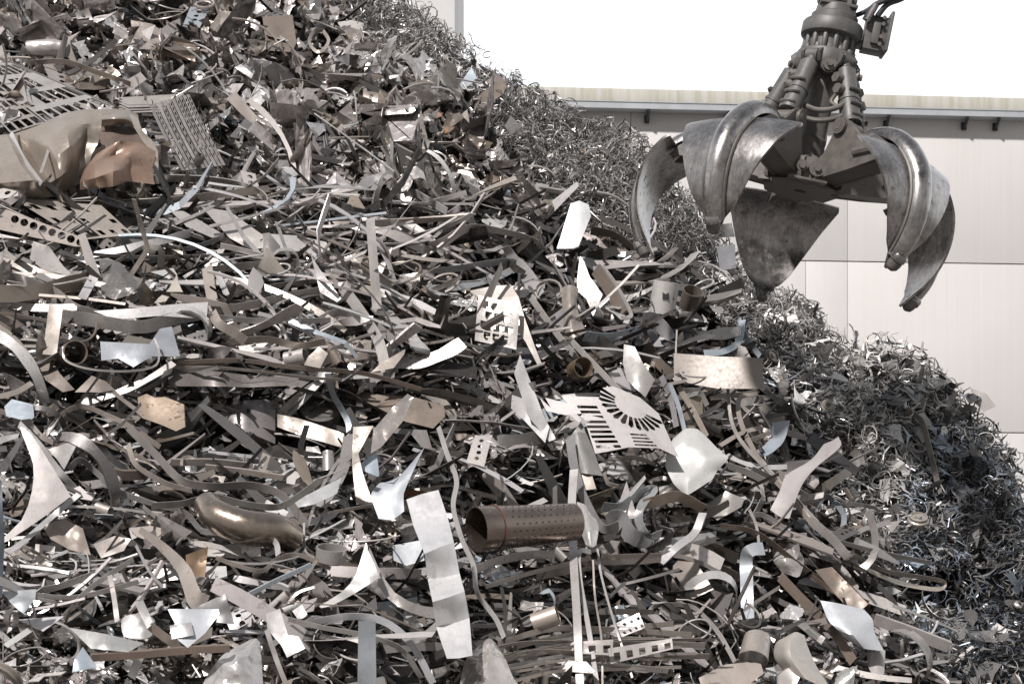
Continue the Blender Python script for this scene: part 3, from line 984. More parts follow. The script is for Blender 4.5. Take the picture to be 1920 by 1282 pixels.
SH, ST = 'sheet', 'strip'
# --- the big folded tank shell, upper left
def adopt(name, label, cat, parts):
    loc = parts[0].location.copy(); e_ = empty(name, loc); tag(e_, label, cat)
    for p_ in parts:
        p_.location = p_.location - loc; p_.parent = e_
        for k_ in ('label', 'category', 'group'):
            if k_ in p_: del p_[k_]
    return e_
TB = (0.34, 0.295, 0.25, 0.3)
body = patch('shell', None, None,
      [[(-70, 262, .1), (12, 252, .3), (30, 250, .2), (70, 236, .3), (120, 212, .35), (160, 205, .45), (192, 205, .5)],
       [(-70, 290, .1), (25, 280, .45), (55, 282, .1), (95, 262, .4), (125, 240, .5), (165, 232, .5), (190, 236, .45)],
       [(-70, 325, .1), (40, 310, .5), (75, 315, .05), (105, 296, .35), (130, 275, .45), (160, 262, .3), (184, 268, .3)],
       [(-70, 350, .1), (62, 338, .5), (95, 342, .1), (115, 330, .2), (128, 318, .2), (150, 300, .15), (172, 290, .2)],
       [(-70, 385, -.15), (78, 372, .1), (104, 368, -.1), (122, 358, -.1), (135, 352, -.1), (145, 347, -.1), (160, 337, -.1)]],
      TB, 'steel', off=0.12, sub=5, crink=0.012, sharp=0.85)
lip = patch('lip', None, None,
      [[(186, 206, .35), (215, 204, .4), (240, 206, .4), (258, 214, .3)], [(184, 222, .5), (214, 220, .55), (238, 222, .5), (262, 232, .35)], [(186, 238, .35), (212, 236, .4), (236, 234, .4), (262, 246, .3)]],
      TB, 'steel', off=0.25, sub=5, crink=0.01, sharp=0.3)
rim = patch('rim', None, None, [[(242, 212, .3), (258, 222, .35)], [(252, 240, .25), (268, 246, .3)], [(270, 268, .2), (284, 262, .25)], [(288, 290, .2), (296, 284, .25)], [(292, 345, .1), (298, 345, .15)]], TB, 'steel', off=0.3, sub=5, crink=0.004, sharp=0.6)
flap = patch('flap', None, None,
      [[(180, 290, .3), (198, 278, .5), (225, 264, .6), (262, 268, .45), (292, 284, .3)],
       [(158, 318, .3), (180, 305, .6), (215, 290, .45), (246, 284, .5), (290, 300, .3)],
       [(150, 340, .2), (178, 334, .6), (212, 322, .65), (242, 312, .35), (285, 318, .25)],
       [(150, 356, .1), (182, 352, .4), (212, 350, .5), (240, 340, .25), (290, 346, .15)]],
      (0.36, 0.25, 0.19, 0.34), 'rusty', off=0.22, sub=5, crink=0.01, sharp=0.8)
flap['label'] = 'rusty orange folded flap'
cavp = plate('inner_wall', None, None, [(184, 236), (262, 236), (288, 300), (290, 340), (180, 345)], (0.16, 0.12, 0.10, .5), 'rusty', off=0.02, lean=0.7)  # dark plate: the shade of the tank's opening is put into its colour
adopt('crushed_tank', 'large crushed beige tank shell with deep folds and an orange rusty dent', 'tank', [body, lip, rim, flap, cavp])
flap['label'] = 'rusty orange folded flap'
MARK += [('the crushed tank shell', 90, 300), ('the rusty tank flap', 235, 310)]
ribbon('bent_rod', 'thin pale wire standing against the crushed tank shell', 'wire', [(98, 256, .2), (88, 290, .3), (76, 325, .3)], 5, PALE, off=0.55, roll=10)
ribbon('edge_strip', 'pale bent edge strip slanting across the crushed tank shell', ST, [(20, 250, .25), (45, 300, .3), (78, 345, .3)], 9, WHITE, off=0.45, roll=30)

# --- stack of slotted grille strips
for i in range(11):
    x0 = 290 + i * 7.0; x1 = 338 + i * 7.6
    pts = []
    top = (x0 - 8, 196 - i * 1.9); mid = (x0 + 17, 250 - i * 2.0); bot = (x1 + 6, 320 - i * 1.0)
    c_ = catmull([(top[0], top[1], 0), (mid[0], mid[1], 0), (bot[0], bot[1], 0)], 6)
    wd = 3.1
    outer = [(p[0] - wd, p[1]) for p in c_] + [(p[0] + wd, p[1]) for p in c_[::-1]]
    hl = []
    if i % 2 == 1 or i > 6:
        for j in range(1, 11):
            t = j / 11.5; px_ = float(np.interp(t, np.linspace(0, 1, len(c_)), [p[0] for p in c_])); py_ = float(np.interp(t, np.linspace(0, 1, len(c_)), [p[1] for p in c_]))
            hl.append([(px_ - 1.6, py_ - 3.0), (px_ + 0.8, py_ - 3.0), (px_ + 2.0, py_ + 3.0), (px_ - 0.4, py_ + 3.0)])
    plate('slotted_strip', 'grey slotted strip in the curved stack beside the crushed tank shell', ST, outer, (0.25, 0.235, 0.225, 0.35), 'steel',
          off=0.42 + 0.02 * i + (0.05 if i % 2 else 0.0), lean=0.45, holes=hl, crink=0, step=22, group='slotted strips stacked beside the tank', thick=0.006)
MARK.append(('the curved slotted stack', 365, 250))
for i in range(5):
    plate('grille_sheet', 'grey grille sheet lying under the curved slotted stack, layer %s from the top' % ('one', 'two', 'three', 'four', 'five')[i], SH,
          [(222, 183 + i * 5), (345 - i * 3, 176 + i * 5), (352 - i * 3, 181 + i * 5), (300, 190 + i * 5), (240, 192 + i * 5)], (0.42, 0.39, 0.36, 0.36), off=0.34 - i * 0.03, lean=0.5, crink=0.004)
for i in range(9):
    y = 215 + i * 12
    ribbon('grille_bar', 'short grey bar under the slotted stack, number %s down' % ('one', 'two', 'three', 'four', 'five', 'six', 'seven', 'eight', 'nine')[i], 'bar',
           [(266 + i * 4, y, 0), (300 + i * 4.5, y + 2, 0), (318 + i * 4.5, y + 5, 0)], 4, GREY, off=0.32, roll=10, k=3)

# --- lattice sheets at the far upper left
def lattice(name, label, q, nu, nv, frac, color, rnd, **k):
    rg = random.Random(rnd); hl = []
    for a in range(nu):
        for b in range(nv):
            if rg.random() < 0.1: continue
            u0, v0 = (a + frac) / nu, (b + frac) / nv
            hl.append(cell(q, max(u0, 0.02), max(v0, 0.03), (a + 1 - frac * 0.4) / nu - 0.004, (b + 1 - frac * 0.4) / nv - 0.01))
    outer = [quad_map(q, u, 0) for u in (0, .25, .5, .75)] + [quad_map(q, 1, v) for v in (0, .5)] + [quad_map(q, u, 1) for u in (1, .75, .5, .25)] + [quad_map(q, 0, v) for v in (1, .5)]
    return plate(name, label, 'lattice', outer, color, holes=hl, step=30, **k)
lattice('lattice_sheet', 'pale sheet with large rectangular openings above the crushed tank shell', [(-60, 118), (20, 118), (215, 200), (95, 235)], 7, 4, 0.17, (0.44, 0.42, 0.4, .36), 3, off=0.25, lean=0.75, crink=0.006, mark='the pale lattice sheet')
lattice('lattice_sheet', 'darker narrow lattice sheet lying below the pale lattice sheet', [(-60, 165), (10, 172), (100, 225), (20, 250)], 5, 4, 0.2, (0.4, 0.37, 0.34, .36), 5, off=0.2, lean=0.7, crink=0.006)
ribbon('long_strip', 'long pale strip running along the top of the lattice sheet', ST, [(-20, 102), (60, 135), (140, 170), (215, 200)], 6, PALE, off=0.42, roll=30)
ribbon('long_strip', 'long narrow beige strip sloping above the slotted stack', ST, [(50, 118), (120, 116), (180, 135), (245, 158)], 9, BEIGE, off=0.3, roll=35)

# --- perforated sheets with round holes, left edge
h_ = [ell(28 + i * 17.5, 411 + i * 6.2, 7.6, 7.2) for i in range(8)]
plate('punched_strip', 'pale strip with a row of round holes near the left edge', ST, [(-30, 395), (10, 392), (150, 444), (166, 462), (140, 462), (-30, 424)], BEIGE, holes=h_, off=0.22, crink=0.004, step=24, mark='the strip with round holes')
lattice('cutout_sheet', 'beige sheet with angular cutouts above the strip with round holes', [(20, 370), (190, 385), (250, 440), (150, 450)], 5, 3, 0.42, (0.4, 0.36, 0.32, .4), 11, off=0.16, lean=0.7, crink=0.006)
plate('bent_plate', 'beige plate with a pointed corner below the strip with round holes', SH, [(0, 435), (14, 470), (62, 508), (26, 516)], BEIGE, off=0.2)
plate('bent_plate', 'pale beige folded plate between the round-hole strip and the dark sheet', SH, [(62, 452), (92, 462), (118, 498), (140, 520), (80, 505), (56, 486)], PALE, off=0.2, crink=0.02)
plate('dark_sheet', 'dark glossy crumpled panel with a pointed end, left of the middle', SH, [(186, 484), (225, 492), (272, 544), (215, 562), (190, 552)], (0.2, 0.19, 0.18, 0.25), 'foil', off=0.2, crink=0.03, mark='the dark crumpled panel')

# --- long horizontals, left middle
plate('long_sheet', 'long white horizontal sheet with a tapering left end', SH, [(175, 583), (250, 578), (330, 570), (390, 566), (388, 592), (372, 597), (300, 592), (215, 599)], WHITE, off=0.3, lean=0.4, crink=0.006, mark='the long white sheet')
ribbon('folded_strip', 'wide grey strip with a bright wave under the long white sheet', ST, [(100, 590), (160, 598), (230, 610), (275, 612), (330, 596), (375, 588)], 24, (0.5, 0.48, 0.46, .28), off=0.26, roll=20)
plate('angle_plate', 'upright beige strip forming a corner at the left end of the grey strip', ST, [(92, 569), (118, 574), (106, 666), (80, 664)], BEIGE, off=0.34, lean=0.3, mark='the upright corner strip')
plate('curved_sheet', 'light blue-grey curved sheet below the long white sheet', SH, [(188, 640), (280, 645), (300, 616), (322, 612), (338, 668), (285, 668), (250, 688), (222, 672), (190, 676)], (0.4, 0.42, 0.45, .4), off=0.25, bend=(0.05, 0.1), mark='the blue-grey curved sheet')
tube_at('short_pipe', 'short rusty open pipe end beside the upright corner strip', 'pipe', [(128, 668, -0.06), (142, 660, 0.12)], [22, 22], BROWN, 'rusty', off=0.2, mark='the rusty pipe end')
ribbon('thin_wire', 'thin wire looping under the short rusty pipe', 'wire', [(118, 650, .1), (124, 676, .1), (170, 692, .1), (240, 696, .1), (290, 686, .1), (298, 660, .1), (290, 635, .1)], 3.5, PALE, off=0.3, roll=10, th=0.006)
ribbon('long_strip', 'pale speckled strip running down from the left edge', ST, [(-20, 508), (40, 522), (100, 545), (140, 575), (190, 590)], 14, PALE, off=0.22, roll=35)
plate('square_strip', 'small bright slanted strip above the long white sheet', ST, [(168, 515), (184, 522), (162, 562), (145, 558)], WHITE, off=0.3)
plate('wedge_plate', 'long thin pale wedge pointing at the centre left', SH, [(316, 392), (345, 396), (420, 440), (398, 446), (350, 425)], PALE, off=0.2, crink=0.01)
plate('wedge_plate', 'broad pale sheet with a tapering end right of the thin wedge', SH, [(378, 388), (430, 396), (492, 440), (500, 464), (470, 468), (430, 446)], PALE, off=0.22, crink=0.015)
plate('wedge_plate', 'pale grey plate with a blunt pointed end in the left centre', SH, [(500, 438), (560, 442), (612, 454), (623, 478), (560, 474), (520, 470)], (0.5, 0.48, 0.46, .4), off=0.25, crink=0.008, mark='the blunt pale plate')
plate('curved_scrap', 'dark grey curved piece lying over the blunt pale plate', SH, [(478, 440), (505, 436), (526, 462), (512, 480), (492, 476)], (0.3, 0.28, 0.27, .33), off=0.34, bend=(0.08, 0))
plate('wedge_plate', 'white narrow triangle leaning down towards the centre', SH, [(583, 478), (600, 505), (640, 560), (632, 566), (600, 548)], WHITE, off=0.3, lean=0.3)
for (pp, w_, cl_, lb) in (
    ([(380, 508), (470, 498), (560, 492)], 14, PALE, 'long straight pale strip above the bent frame'),
    ([(388, 500), (394, 540), (404, 590)], 20, BEIGE, 'upright beige strip crossing the long pale strips'),
    ([(408, 512), (420, 540), (434, 574)], 11, WHITE, 'short white slanted strip beside the upright beige strip'),
    ([(398, 582), (470, 572), (540, 556), (600, 545)], 15, PALE, 'long pale strip rising to the right below the upright beige strip'),
    ([(395, 575), (440, 552), (520, 535), (595, 526)], 8, BEIGE, 'thin beige strip rising beside the long pale strip'),
    ([(390, 592), (460, 600), (540, 602), (620, 600)], 10, WHITE, 'long level white strip left of centre'),
    ([(398, 586), (410, 606), (436, 622), (460, 640)], 18, BEIGE, 'bent beige strip running down from the upright beige strip'),
    ([(430, 640), (500, 636), (560, 648), (610, 640)], 12, BEIGE, 'wavy beige strip below the level white strip'),
    ([(165, 476), (260, 482), (380, 480), (480, 474), (575, 474)], 6, PALE, 'very long thin pale bar above the dark crumpled panel'),
    ([(180, 518), (220, 490), (270, 462)], 6, PALE, 'thin slanted pale bar crossing above the dark crumpled panel'),
    ([(210, 470), (240, 444), (290, 452), (340, 468), (400, 452), (420, 440)], 8, GREY, 'grey arched strip above the very long thin bar'),
    ([(500, 600), (530, 550), (565, 510)], 7, GREY, 'thin grey strip rising steeply through the level strips'),
    ([(235, 570), (160, 560), (60, 552), (-20, 545)], 5, BEIGE, 'thin beige wire strip left of the long white sheet'),
    ([(-20, 585), (60, 596), (140, 612)], 6, BEIGE, 'thin beige strip at the left edge below the wire strip'),
    ([(60, 718), (30, 735), (-20, 748)], 10, BEIGE, 'curved beige strip leaving at the left edge'),
    ([(600, 552), (628, 566), (650, 548), (655, 520)], 9, PALE, 'hooked pale strip left of the vertical pale strip'),
    ([(640, 535), (680, 590), (710, 640), (725, 700)], 20, PALE, 'wide pale strip falling from the centre down to the dark hollow'),
    ([(600, 600), (640, 585), (690, 600), (740, 640)], 15, (0.53, 0.51, 0.5, .3), 'shiny curved strip crossing the wide falling strip'),
    ([(620, 655), (700, 625), (780, 618), (860, 640), (930, 664)], 5, PALE, 'long thin arched rod above the centre crumples'),
    ([(330, 680), (450, 676), (560, 690), (680, 700), (790, 730)], 8, (0.4, 0.33, 0.28, .4), 'long brown-edged bar over the dark hollow'),
    ([(300, 688), (420, 690), (560, 706), (640, 712)], 5, BEIGE, 'thin long bar over the dark hollow'),
):
    ribbon('metal_strip', lb, ST, pp, w_, cl_, off=0.26, roll=25)
plate('vertical_strip', 'tall vertical pale strip standing left of the centre', ST, [(686, 410), (702, 408), (716, 578), (698, 580)], PALE, off=0.3, lean=0.15, crink=0.006, mark='the tall vertical strip')
plate('corner_plate', 'beige corner plate above the bright square bar', SH, [(598, 650), (615, 662), (600, 690), (570, 684), (578, 668)], BEIGE, off=0.28)

# --- dark hollow: large dark sheets
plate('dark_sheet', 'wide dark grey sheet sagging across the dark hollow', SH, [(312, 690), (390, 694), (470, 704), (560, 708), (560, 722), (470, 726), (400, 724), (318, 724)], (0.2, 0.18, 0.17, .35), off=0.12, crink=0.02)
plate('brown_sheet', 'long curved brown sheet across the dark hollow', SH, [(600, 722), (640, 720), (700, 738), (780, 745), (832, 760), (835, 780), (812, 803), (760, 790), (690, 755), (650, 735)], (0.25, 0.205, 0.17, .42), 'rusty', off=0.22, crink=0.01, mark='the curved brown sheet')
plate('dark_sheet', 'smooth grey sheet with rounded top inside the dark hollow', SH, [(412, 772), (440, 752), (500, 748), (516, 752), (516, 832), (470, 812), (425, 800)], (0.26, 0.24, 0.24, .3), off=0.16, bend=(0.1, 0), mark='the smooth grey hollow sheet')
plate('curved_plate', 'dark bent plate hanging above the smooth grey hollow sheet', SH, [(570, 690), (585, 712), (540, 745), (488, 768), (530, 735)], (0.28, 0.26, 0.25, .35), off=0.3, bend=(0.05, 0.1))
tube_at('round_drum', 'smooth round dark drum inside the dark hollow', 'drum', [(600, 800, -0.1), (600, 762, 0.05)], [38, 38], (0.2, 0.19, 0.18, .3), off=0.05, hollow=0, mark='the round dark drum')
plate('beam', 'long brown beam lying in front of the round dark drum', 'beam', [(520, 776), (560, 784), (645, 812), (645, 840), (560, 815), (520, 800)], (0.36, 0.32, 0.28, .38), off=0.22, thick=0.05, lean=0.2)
plate('torn_board', 'brownish torn board with a ragged top edge and streaky face', 'board', [(258, 745), (275, 738), (290, 745), (310, 744), (345, 758), (347, 800), (330, 808), (300, 795), (262, 782)], (0.33, 0.26, 0.2, .6), 'rusty', off=0.3, crink=0.012, thick=0.03, mark='the torn board')
o = plate('bright_bar', 'bright white square bar slanting up to the right', 'bar', [(614, 690), (625, 695), (575, 750), (522, 803), (511, 796), (566, 742)], WHITE, off=0.42, lean=0.2, thick=0.035, crink=0.003, mark='the bright square bar')
ribbon('metal_strip', 'bluish strip bending down beside the bright square bar', ST, [(614, 700), (625, 740), (652, 790), (655, 830)], 11, BLUE, off=0.36, roll=20)
plate('brown_wedge', 'brown spotted wedge with a flared end at the left', SH, [(75, 690), (98, 676), (112, 700), (140, 730), (118, 735), (85, 712)], (0.24, 0.205, 0.18, .45), 'rusty', off=0.3)
plate('brown_wedge', 'brown stained leaf-shaped sheet left of the torn board', SH, [(140, 735), (172, 704), (200, 716), (230, 745), (268, 772), (262, 778), (210, 738), (175, 735)], (0.24, 0.205, 0.18, .45), 'rusty', off=0.32, mark='the leaf-shaped brown sheet')
plate('white_box', 'small white rounded plate at the left edge', SH, [(8, 762), (22, 748), (62, 758), (64, 782), (52, 792), (12, 780)], BLUE, off=0.3, crink=0.003, mark='the small white rounded plate')
ribbon('metal_strip', 'pale strip curving down left of the torn board', ST, [(0, 770, 0), (50, 790, 0), (78, 818, 0), (100, 830, 0)], 9, BEIGE, off=0.25, roll=25)
ribbon('metal_strip', 'long snaking beige strip below the leaf-shaped brown sheet', ST, [(80, 820), (120, 775), (155, 762), (200, 778), (245, 800), (300, 838)], 9, BEIGE, off=0.32, roll=25)

# --- upper pieces in the crumpled region
for args in (
    ('bent_sheet', 'tall beige bent panel with a dark hole near the top', [(245, 38), (285, 45), (322, 72), (328, 82), (300, 95), (262, 92), (250, 75)], BEIGE, 'foil'),
    ('dark_plate', 'brown dirty square plate with a chain near the top', [(492, 32), (548, 28), (556, 80), (548, 98), (500, 95)], BROWN, 'rusty'),
    ('dark_plate', 'curved brown sheet on the left of the ring', [(360, 30), (395, 40), (398, 58), (380, 56)], BROWN, 'steel'),
    ('beam_piece', 'beige channel piece lying right of the slotted stack', [(424, 185), (442, 172), (470, 205), (508, 250), (498, 256), (450, 212)], BEIGE, 'steel'),
    ('dark_plate', 'dark square plate right of the slotted stack', [(430, 256), (460, 222), (478, 235), (478, 248), (445, 260)], DARK, 'dull'),
    ('dark_plate', 'dark sickle-shaped sheet above the tall vertical strip', [(655, 365), (680, 335), (712, 324), (738, 322), (712, 340), (690, 352)], GREY, 'steel'),
    ('bent_sheet', 'pale crumpled leaf in the upper centre', [(612, 282), (640, 262), (680, 262), (692, 270), (655, 286)], PALE, 'foil'),
    ('white_plate', 'small white spotted plate at the edge of the fine scrap, upper centre', [(862, 158), (884, 126), (894, 146), (864, 176)], BLUE, 'dull'),
    ('brown_plate', 'brown folded plate lying on the dark ridge', [(885, 190), (930, 152), (948, 160), (945, 175), (900, 208), (888, 206)], BROWN, 'rusty'),
    ('brown_plate', 'dark striped brown plate beside the brown folded plate', [(912, 152), (930, 138), (948, 150), (950, 168), (930, 172)], (0.25, 0.21, 0.19, .4), 'rusty'),
    ('white_plate', 'pale dirty plate high on the ridge', [(632, 42), (660, 38), (682, 44), (678, 68), (650, 68)], PALE, 'dull'),
    ('pale_plate', 'pale spearhead sheet in the upper centre crumples', [(750, 222), (775, 210), (798, 236), (770, 240)], PALE, 'steel'),
    ('curved_piece', 'orange rusty curved piece in the upper centre', [(845, 212), (856, 218), (856, 236), (832, 252), (828, 248), (844, 232)], RUST, 'rusty'),
    ('curved_piece', 'smaller rust-brown curved piece beside the orange curved piece', [(796, 224), (815, 212), (832, 212), (828, 218), (805, 228)], (0.3, 0.17, 0.11, .5), 'rusty'),
    ('dark_square', 'dark square steel plate on the ridge below the grapple', [(1344, 462), (1378, 458), (1380, 502), (1350, 508)], (0.2, 0.2, 0.21, .4), 'dull'),
    ('dark_square', 'black plate edge between two claws behind the grapple', [(1325, 424), (1372, 418), (1378, 444), (1335, 446)], (0.05, 0.05, 0.05, .5), 'dull'),
    ('pale_plate', 'pale bent plate lying on the far right ridge', [(1820, 728), (1850, 738), (1868, 762), (1845, 772), (1825, 752)], PALE, 'dull'),
):
    plate(args[0], args[1], SH, args[2], args[3], args[4], off=0.2, crink=0.02, lean=0.45)
MARK += [('the rusty curved piece', 842, 232), ('the dirty square plate', 525, 62), ('the brown folded plates', 918, 175)]
plate('white_plate', 'large white spotted upright plate under the left claw', SH, [(1070, 382), (1086, 376), (1104, 384), (1108, 405), (1085, 462), (1074, 466), (1044, 466)], (0.64, 0.65, 0.66, .45), 'dull', off=0.35, lean=0.2, crink=0.004, mark='the white upright plate')
ribbon('metal_ring', 'large dull ring near the top of the heap', 'ring', [(606, 58), (616, 76), (606, 94), (592, 96), (580, 78), (590, 58), (606, 58)], 6, BEIGE, off=0.3, roll=30, mark='the large dull ring')
tube_at('tank_end', 'dented bright cylinder lying near the upper left corner', 'cylinder', [(52, 92, 0), (100, 90, 0.0), (128, 96, 0)], [14, 16, 12], PALE, 'foil', off=0.3, hollow=0, mark='the dented bright cylinder')
# flange
fp = P(1025, 387, 0.4)
fb = MB().lathe([(0.018 * 2.6, -0.012), (0.052, -0.012), (0.054, -0.01), (0.054, 0.01), (0.052, 0.012), (0.022, 0.012), (0.022, -0.012)], 30, M=Matrix.Rotation(R(90), 3, 'X') @ Matrix.Rotation(R(12), 3, 'Y'), c=fp, cap=False)
fo = fb.build('pipe_flange', M['steel'], color=(0.36, 0.31, 0.27, .4))
tag(fo, 'round brown pipe flange with bolt holes above the white upright plate', 'flange'); mask_poly(rect(1006, 370, 1042, 405)); MARK.append(('the round flange', 1025, 387))
for k_ in range(6):
    a_ = k_ * math.pi / 3
    q_ = fp + Vector((0.038 * math.cos(a_), -0.0125, 0.038 * math.sin(a_)))
    MB().cyl(q_ - fp, q_ - fp + Vector((0, 0.004, 0)), 0.004, n=10).build('bolt_hole', M['dark'], fo)
ribbon('metal_strip', 'long brown twisted strip beside the white upright plate', ST, [(1108, 432), (1150, 440), (1185, 462), (1215, 485)], 16, BROWN, off=0.3, roll=40, twist=40)
ribbon('metal_strip', 'pale double-ended wavy sheet above the centre', ST, [(790, 470), (830, 455), (880, 428), (950, 436), (1000, 450), (1030, 475)], 14, PALE, off=0.32, roll=35, taper=lambda t: 1.5 - 1.2 * t)
ribbon('metal_strip', 'looped grey strip with a hooked end above the brick cutout', ST, [(780, 515), (860, 503), (950, 490), (965, 500), (930, 520), (860, 538), (800, 540)], 12, (0.37, 0.38, 0.38, .36), off=0.32, roll=30)
ribbon('metal_strip', 'broad shiny pale strip falling into the centre', ST, [(948, 462), (965, 490), (990, 520), (1008, 560)], 24, (0.58, 0.56, 0.55, .3), off=0.3, roll=25, taper=lambda t: 0.6 + 0.8 * t)
plate('curved_plate', 'large beige plate with a stained top and a long tapering tail', SH, [(880, 545), (925, 536), (958, 534), (972, 556), (985, 600), (1005, 655), (1016, 682), (1008, 684), (985, 640), (972, 622), (960, 640), (890, 640), (900, 560)], (0.48, 0.44, 0.4, .42), 'dull', off=0.24, lean=0.4, round_=False, crink=0.01)
bq = [(897, 553), (975, 572), (968, 655), (890, 638)]
bh = []
for r_ in range(4):
    for c_ in range(4):
        u = 0.10 + c_ * 0.21 + (0.1 if r_ % 2 else 0.0); v_ = 0.08 + r_ * 0.225
        if u + 0.17 > 0.97: continue
        bh.append([quad_map(bq, u, v_), quad_map(bq, u + 0.16, v_), quad_map(bq, u + 0.16, v_ + 0.13), quad_map(bq, u + 0.11, v_ + 0.13), quad_map(bq, u + 0.11, v_ + 0.18), quad_map(bq, u + 0.05, v_ + 0.18), quad_map(bq, u, v_ + 0.13)])
plate('brick_cutout_sheet', 'pale sheet with rows of brick-shaped cutouts in the centre of the heap', SH, bq, PALE, holes=bh, off=0.36, lean=0.35, crink=0.002, step=16, mark='the brick cutout sheet')
ribbon('metal_bar', 'long beige bar slanting down to the sunburst plate', 'bar', [(996, 558), (1040, 620), (1082, 672)], 10, PALE, off=0.36, roll=30, th=0.012)
ribbon('metal_bar', 'long pale bar crossing the sunburst plate', 'bar', [(1072, 640), (1130, 700), (1180, 750), (1222, 782)], 10, PALE, off=0.5, roll=20, th=0.012)
plate('leaf_sheet', 'tall pale leaf-shaped sheet right of the centre', SH, [(1088, 480), (1096, 492), (1106, 520), (1130, 552), (1112, 592), (1100, 560), (1082, 545), (1083, 510)], (0.5, 0.48, 0.46, .33), off=0.34, lean=0.2, bend=(0.08, 0), mark='the tall leaf-shaped sheet')
ribbon('channel', 'long brown channel with a rounded pale edge right of the leaf sheet', 'channel', [(1118, 505), (1145, 545), (1168, 590)], 22, BROWN, off=0.36, roll=25, th=0.02)
ribbon('channel_edge', 'pale U-bent strip around the end of the brown channel', ST, [(1130, 500), (1155, 535), (1182, 585), (1178, 595), (1165, 596)], 7, PALE, off=0.42, roll=30, th=0.008)
patch('dented_tube', 'dented beige tube standing below the pale leaf sheet', 'tube', [[(1052, 540, 0), (1068, 534, .08), (1085, 540, 0)], [(1054, 570, 0), (1070, 575, .1), (1082, 572, 0)], [(1056, 610, 0), (1072, 612, .09), (1092, 606, 0)], [(1060, 630, 0), (1078, 632, .06), (1100, 622, 0)]], BEIGE, 'foil', off=0.3, crink=0.012)
ribbon('metal_strip', 'smooth blue-grey strip curving level below the leaf sheet', ST, [(1095, 630), (1140, 634), (1180, 626), (1208, 620), (1230, 640)], 19, BLUE, off=0.38, roll=30, mark='the smooth blue-grey strip')
# white tube with openings
wp = tube_at('window_tube', 'short white tube with two square openings under the grapple', 'tube', [(1240, 588, -0.05), (1250, 528, 0.0)], [24, 24], (0.58, 0.56, 0.54, .45), 'dull', off=0.32, hollow=0.008, mark='the short white tube')
wc = P(1246, 556, 0.31)
for dx in (-0.0, 0.055):
    c_ = Vector((dx + 0.004, -0.102 + dx * 0.5, 0.012))
    MB().box(c_, (0.05 if dx == 0 else 0.022, 0.006, 0.085), bev=0.002).build('opening', M['dark'], wp)
tube_at('bent_duct', 'wide brown open duct beside the short white tube', 'duct', [(1290, 575, 0), (1300, 545, 0.1)], [17, 19], BROWN, off=0.3, hollow=0.006)
ribbon('metal_strip', 'arched grey strip below the short white tube', ST, [(1204, 600), (1225, 598), (1250, 625), (1252, 640)], 24, (0.4, 0.4, 0.4, .3), off=0.3, roll=30)
for (pp, w_, cl_, lb) in (
    ([(1392, 600), (1385, 640), (1358, 658), (1320, 662)], 12, BLUE, 'bluish strip curling down above the beige rectangle'),
    ([(1385, 598), (1398, 630), (1425, 668)], 9, BLUE, 'bluish narrow strip falling to the corner of the beige rectangle'),
    ([(1210, 640), (1235, 680), (1262, 705)], 18, BROWN, 'dark brown channel strip left of the beige rectangle'),
    ([(1240, 705), (1258, 750), (1268, 800)], 10, GREY, 'grey strip falling from the beige rectangle'),
    ([(1256, 720), (1272, 760), (1285, 812)], 8, BLUE, 'pale bluish strip beside the grey falling strip'),
    ([(1272, 725), (1300, 770), (1325, 818)], 10, (0.48, 0.42, 0.36, .4), 'tan strip slanting below the beige rectangle'),
    ([(1280, 732), (1310, 734), (1326, 760)], 9, PALE, 'small hooked strip below the beige rectangle'),
    ([(1330, 742), (1390, 740), (1420, 734)], 10, PALE, 'short level strip below the beige rectangle'),
):
    ribbon('metal_strip', lb, ST, pp, w_, cl_, off=0.3, roll=25)
plate('beige_rectangle', 'large clean beige rectangular plate right of the centre', SH, [(1263, 662), (1345, 668), (1431, 671), (1430, 729), (1345, 728), (1264, 715)], (0.33, 0.295, 0.265, .5), 'dull', off=0.42, lean=0.15, crink=0.003, mark='the large beige rectangle')
ribbon('thin_wire', 'thin wire bent over the front of the beige rectangle', 'wire', [(1269, 618, 0), (1268, 670, 0.0), (1280, 702, 0), (1330, 708, 0), (1364, 708, 0)], 3.2, PALE, off=0.75, roll=5, th=0.007, domask=False)
ribbon('metal_bar', 'very long thin bar falling from the beige rectangle to the lower right', 'bar', [(1364, 712), (1372, 790), (1400, 840), (1460, 900), (1520, 965), (1560, 1010)], 6, PALE, off=0.42, roll=20, th=0.01, mark='the very long thin bar')
ribbon('metal_bar', 'second very long bar with a bent top beside the long thin bar', 'bar', [(1420, 738), (1386, 748), (1392, 800), (1430, 870), (1480, 930), (1530, 990)], 8, BEIGE, off=0.38, roll=25, th=0.01)
ribbon('curved_strip', 'broad white curved strip end right of the very long bars', ST, [(1465, 790), (1458, 822), (1440, 842), (1424, 850)], 30, BLUE, off=0.34, roll=30, taper=lambda t: 1.0 - 0.5 * t, mark='the broad curved white end')
plate('grey_leaf', 'grey leaf-shaped plate hanging left of the beige rectangle', SH, [(1170, 645), (1190, 650), (1205, 680), (1228, 712), (1210, 745), (1175, 712), (1168, 680)], (0.46, 0.44, 0.42, .33), off=0.34, lean=0.3, bend=(0.08, 0), mark='the grey leaf plate')
tube_at('gold_can', 'small round golden-brown can above the sunburst plate', 'can', [(1078, 695, -0.05), (1094, 688, 0.08)], [17, 19], GOLD, 'foil', off=0.36, hollow=0.004, mark='the golden can')
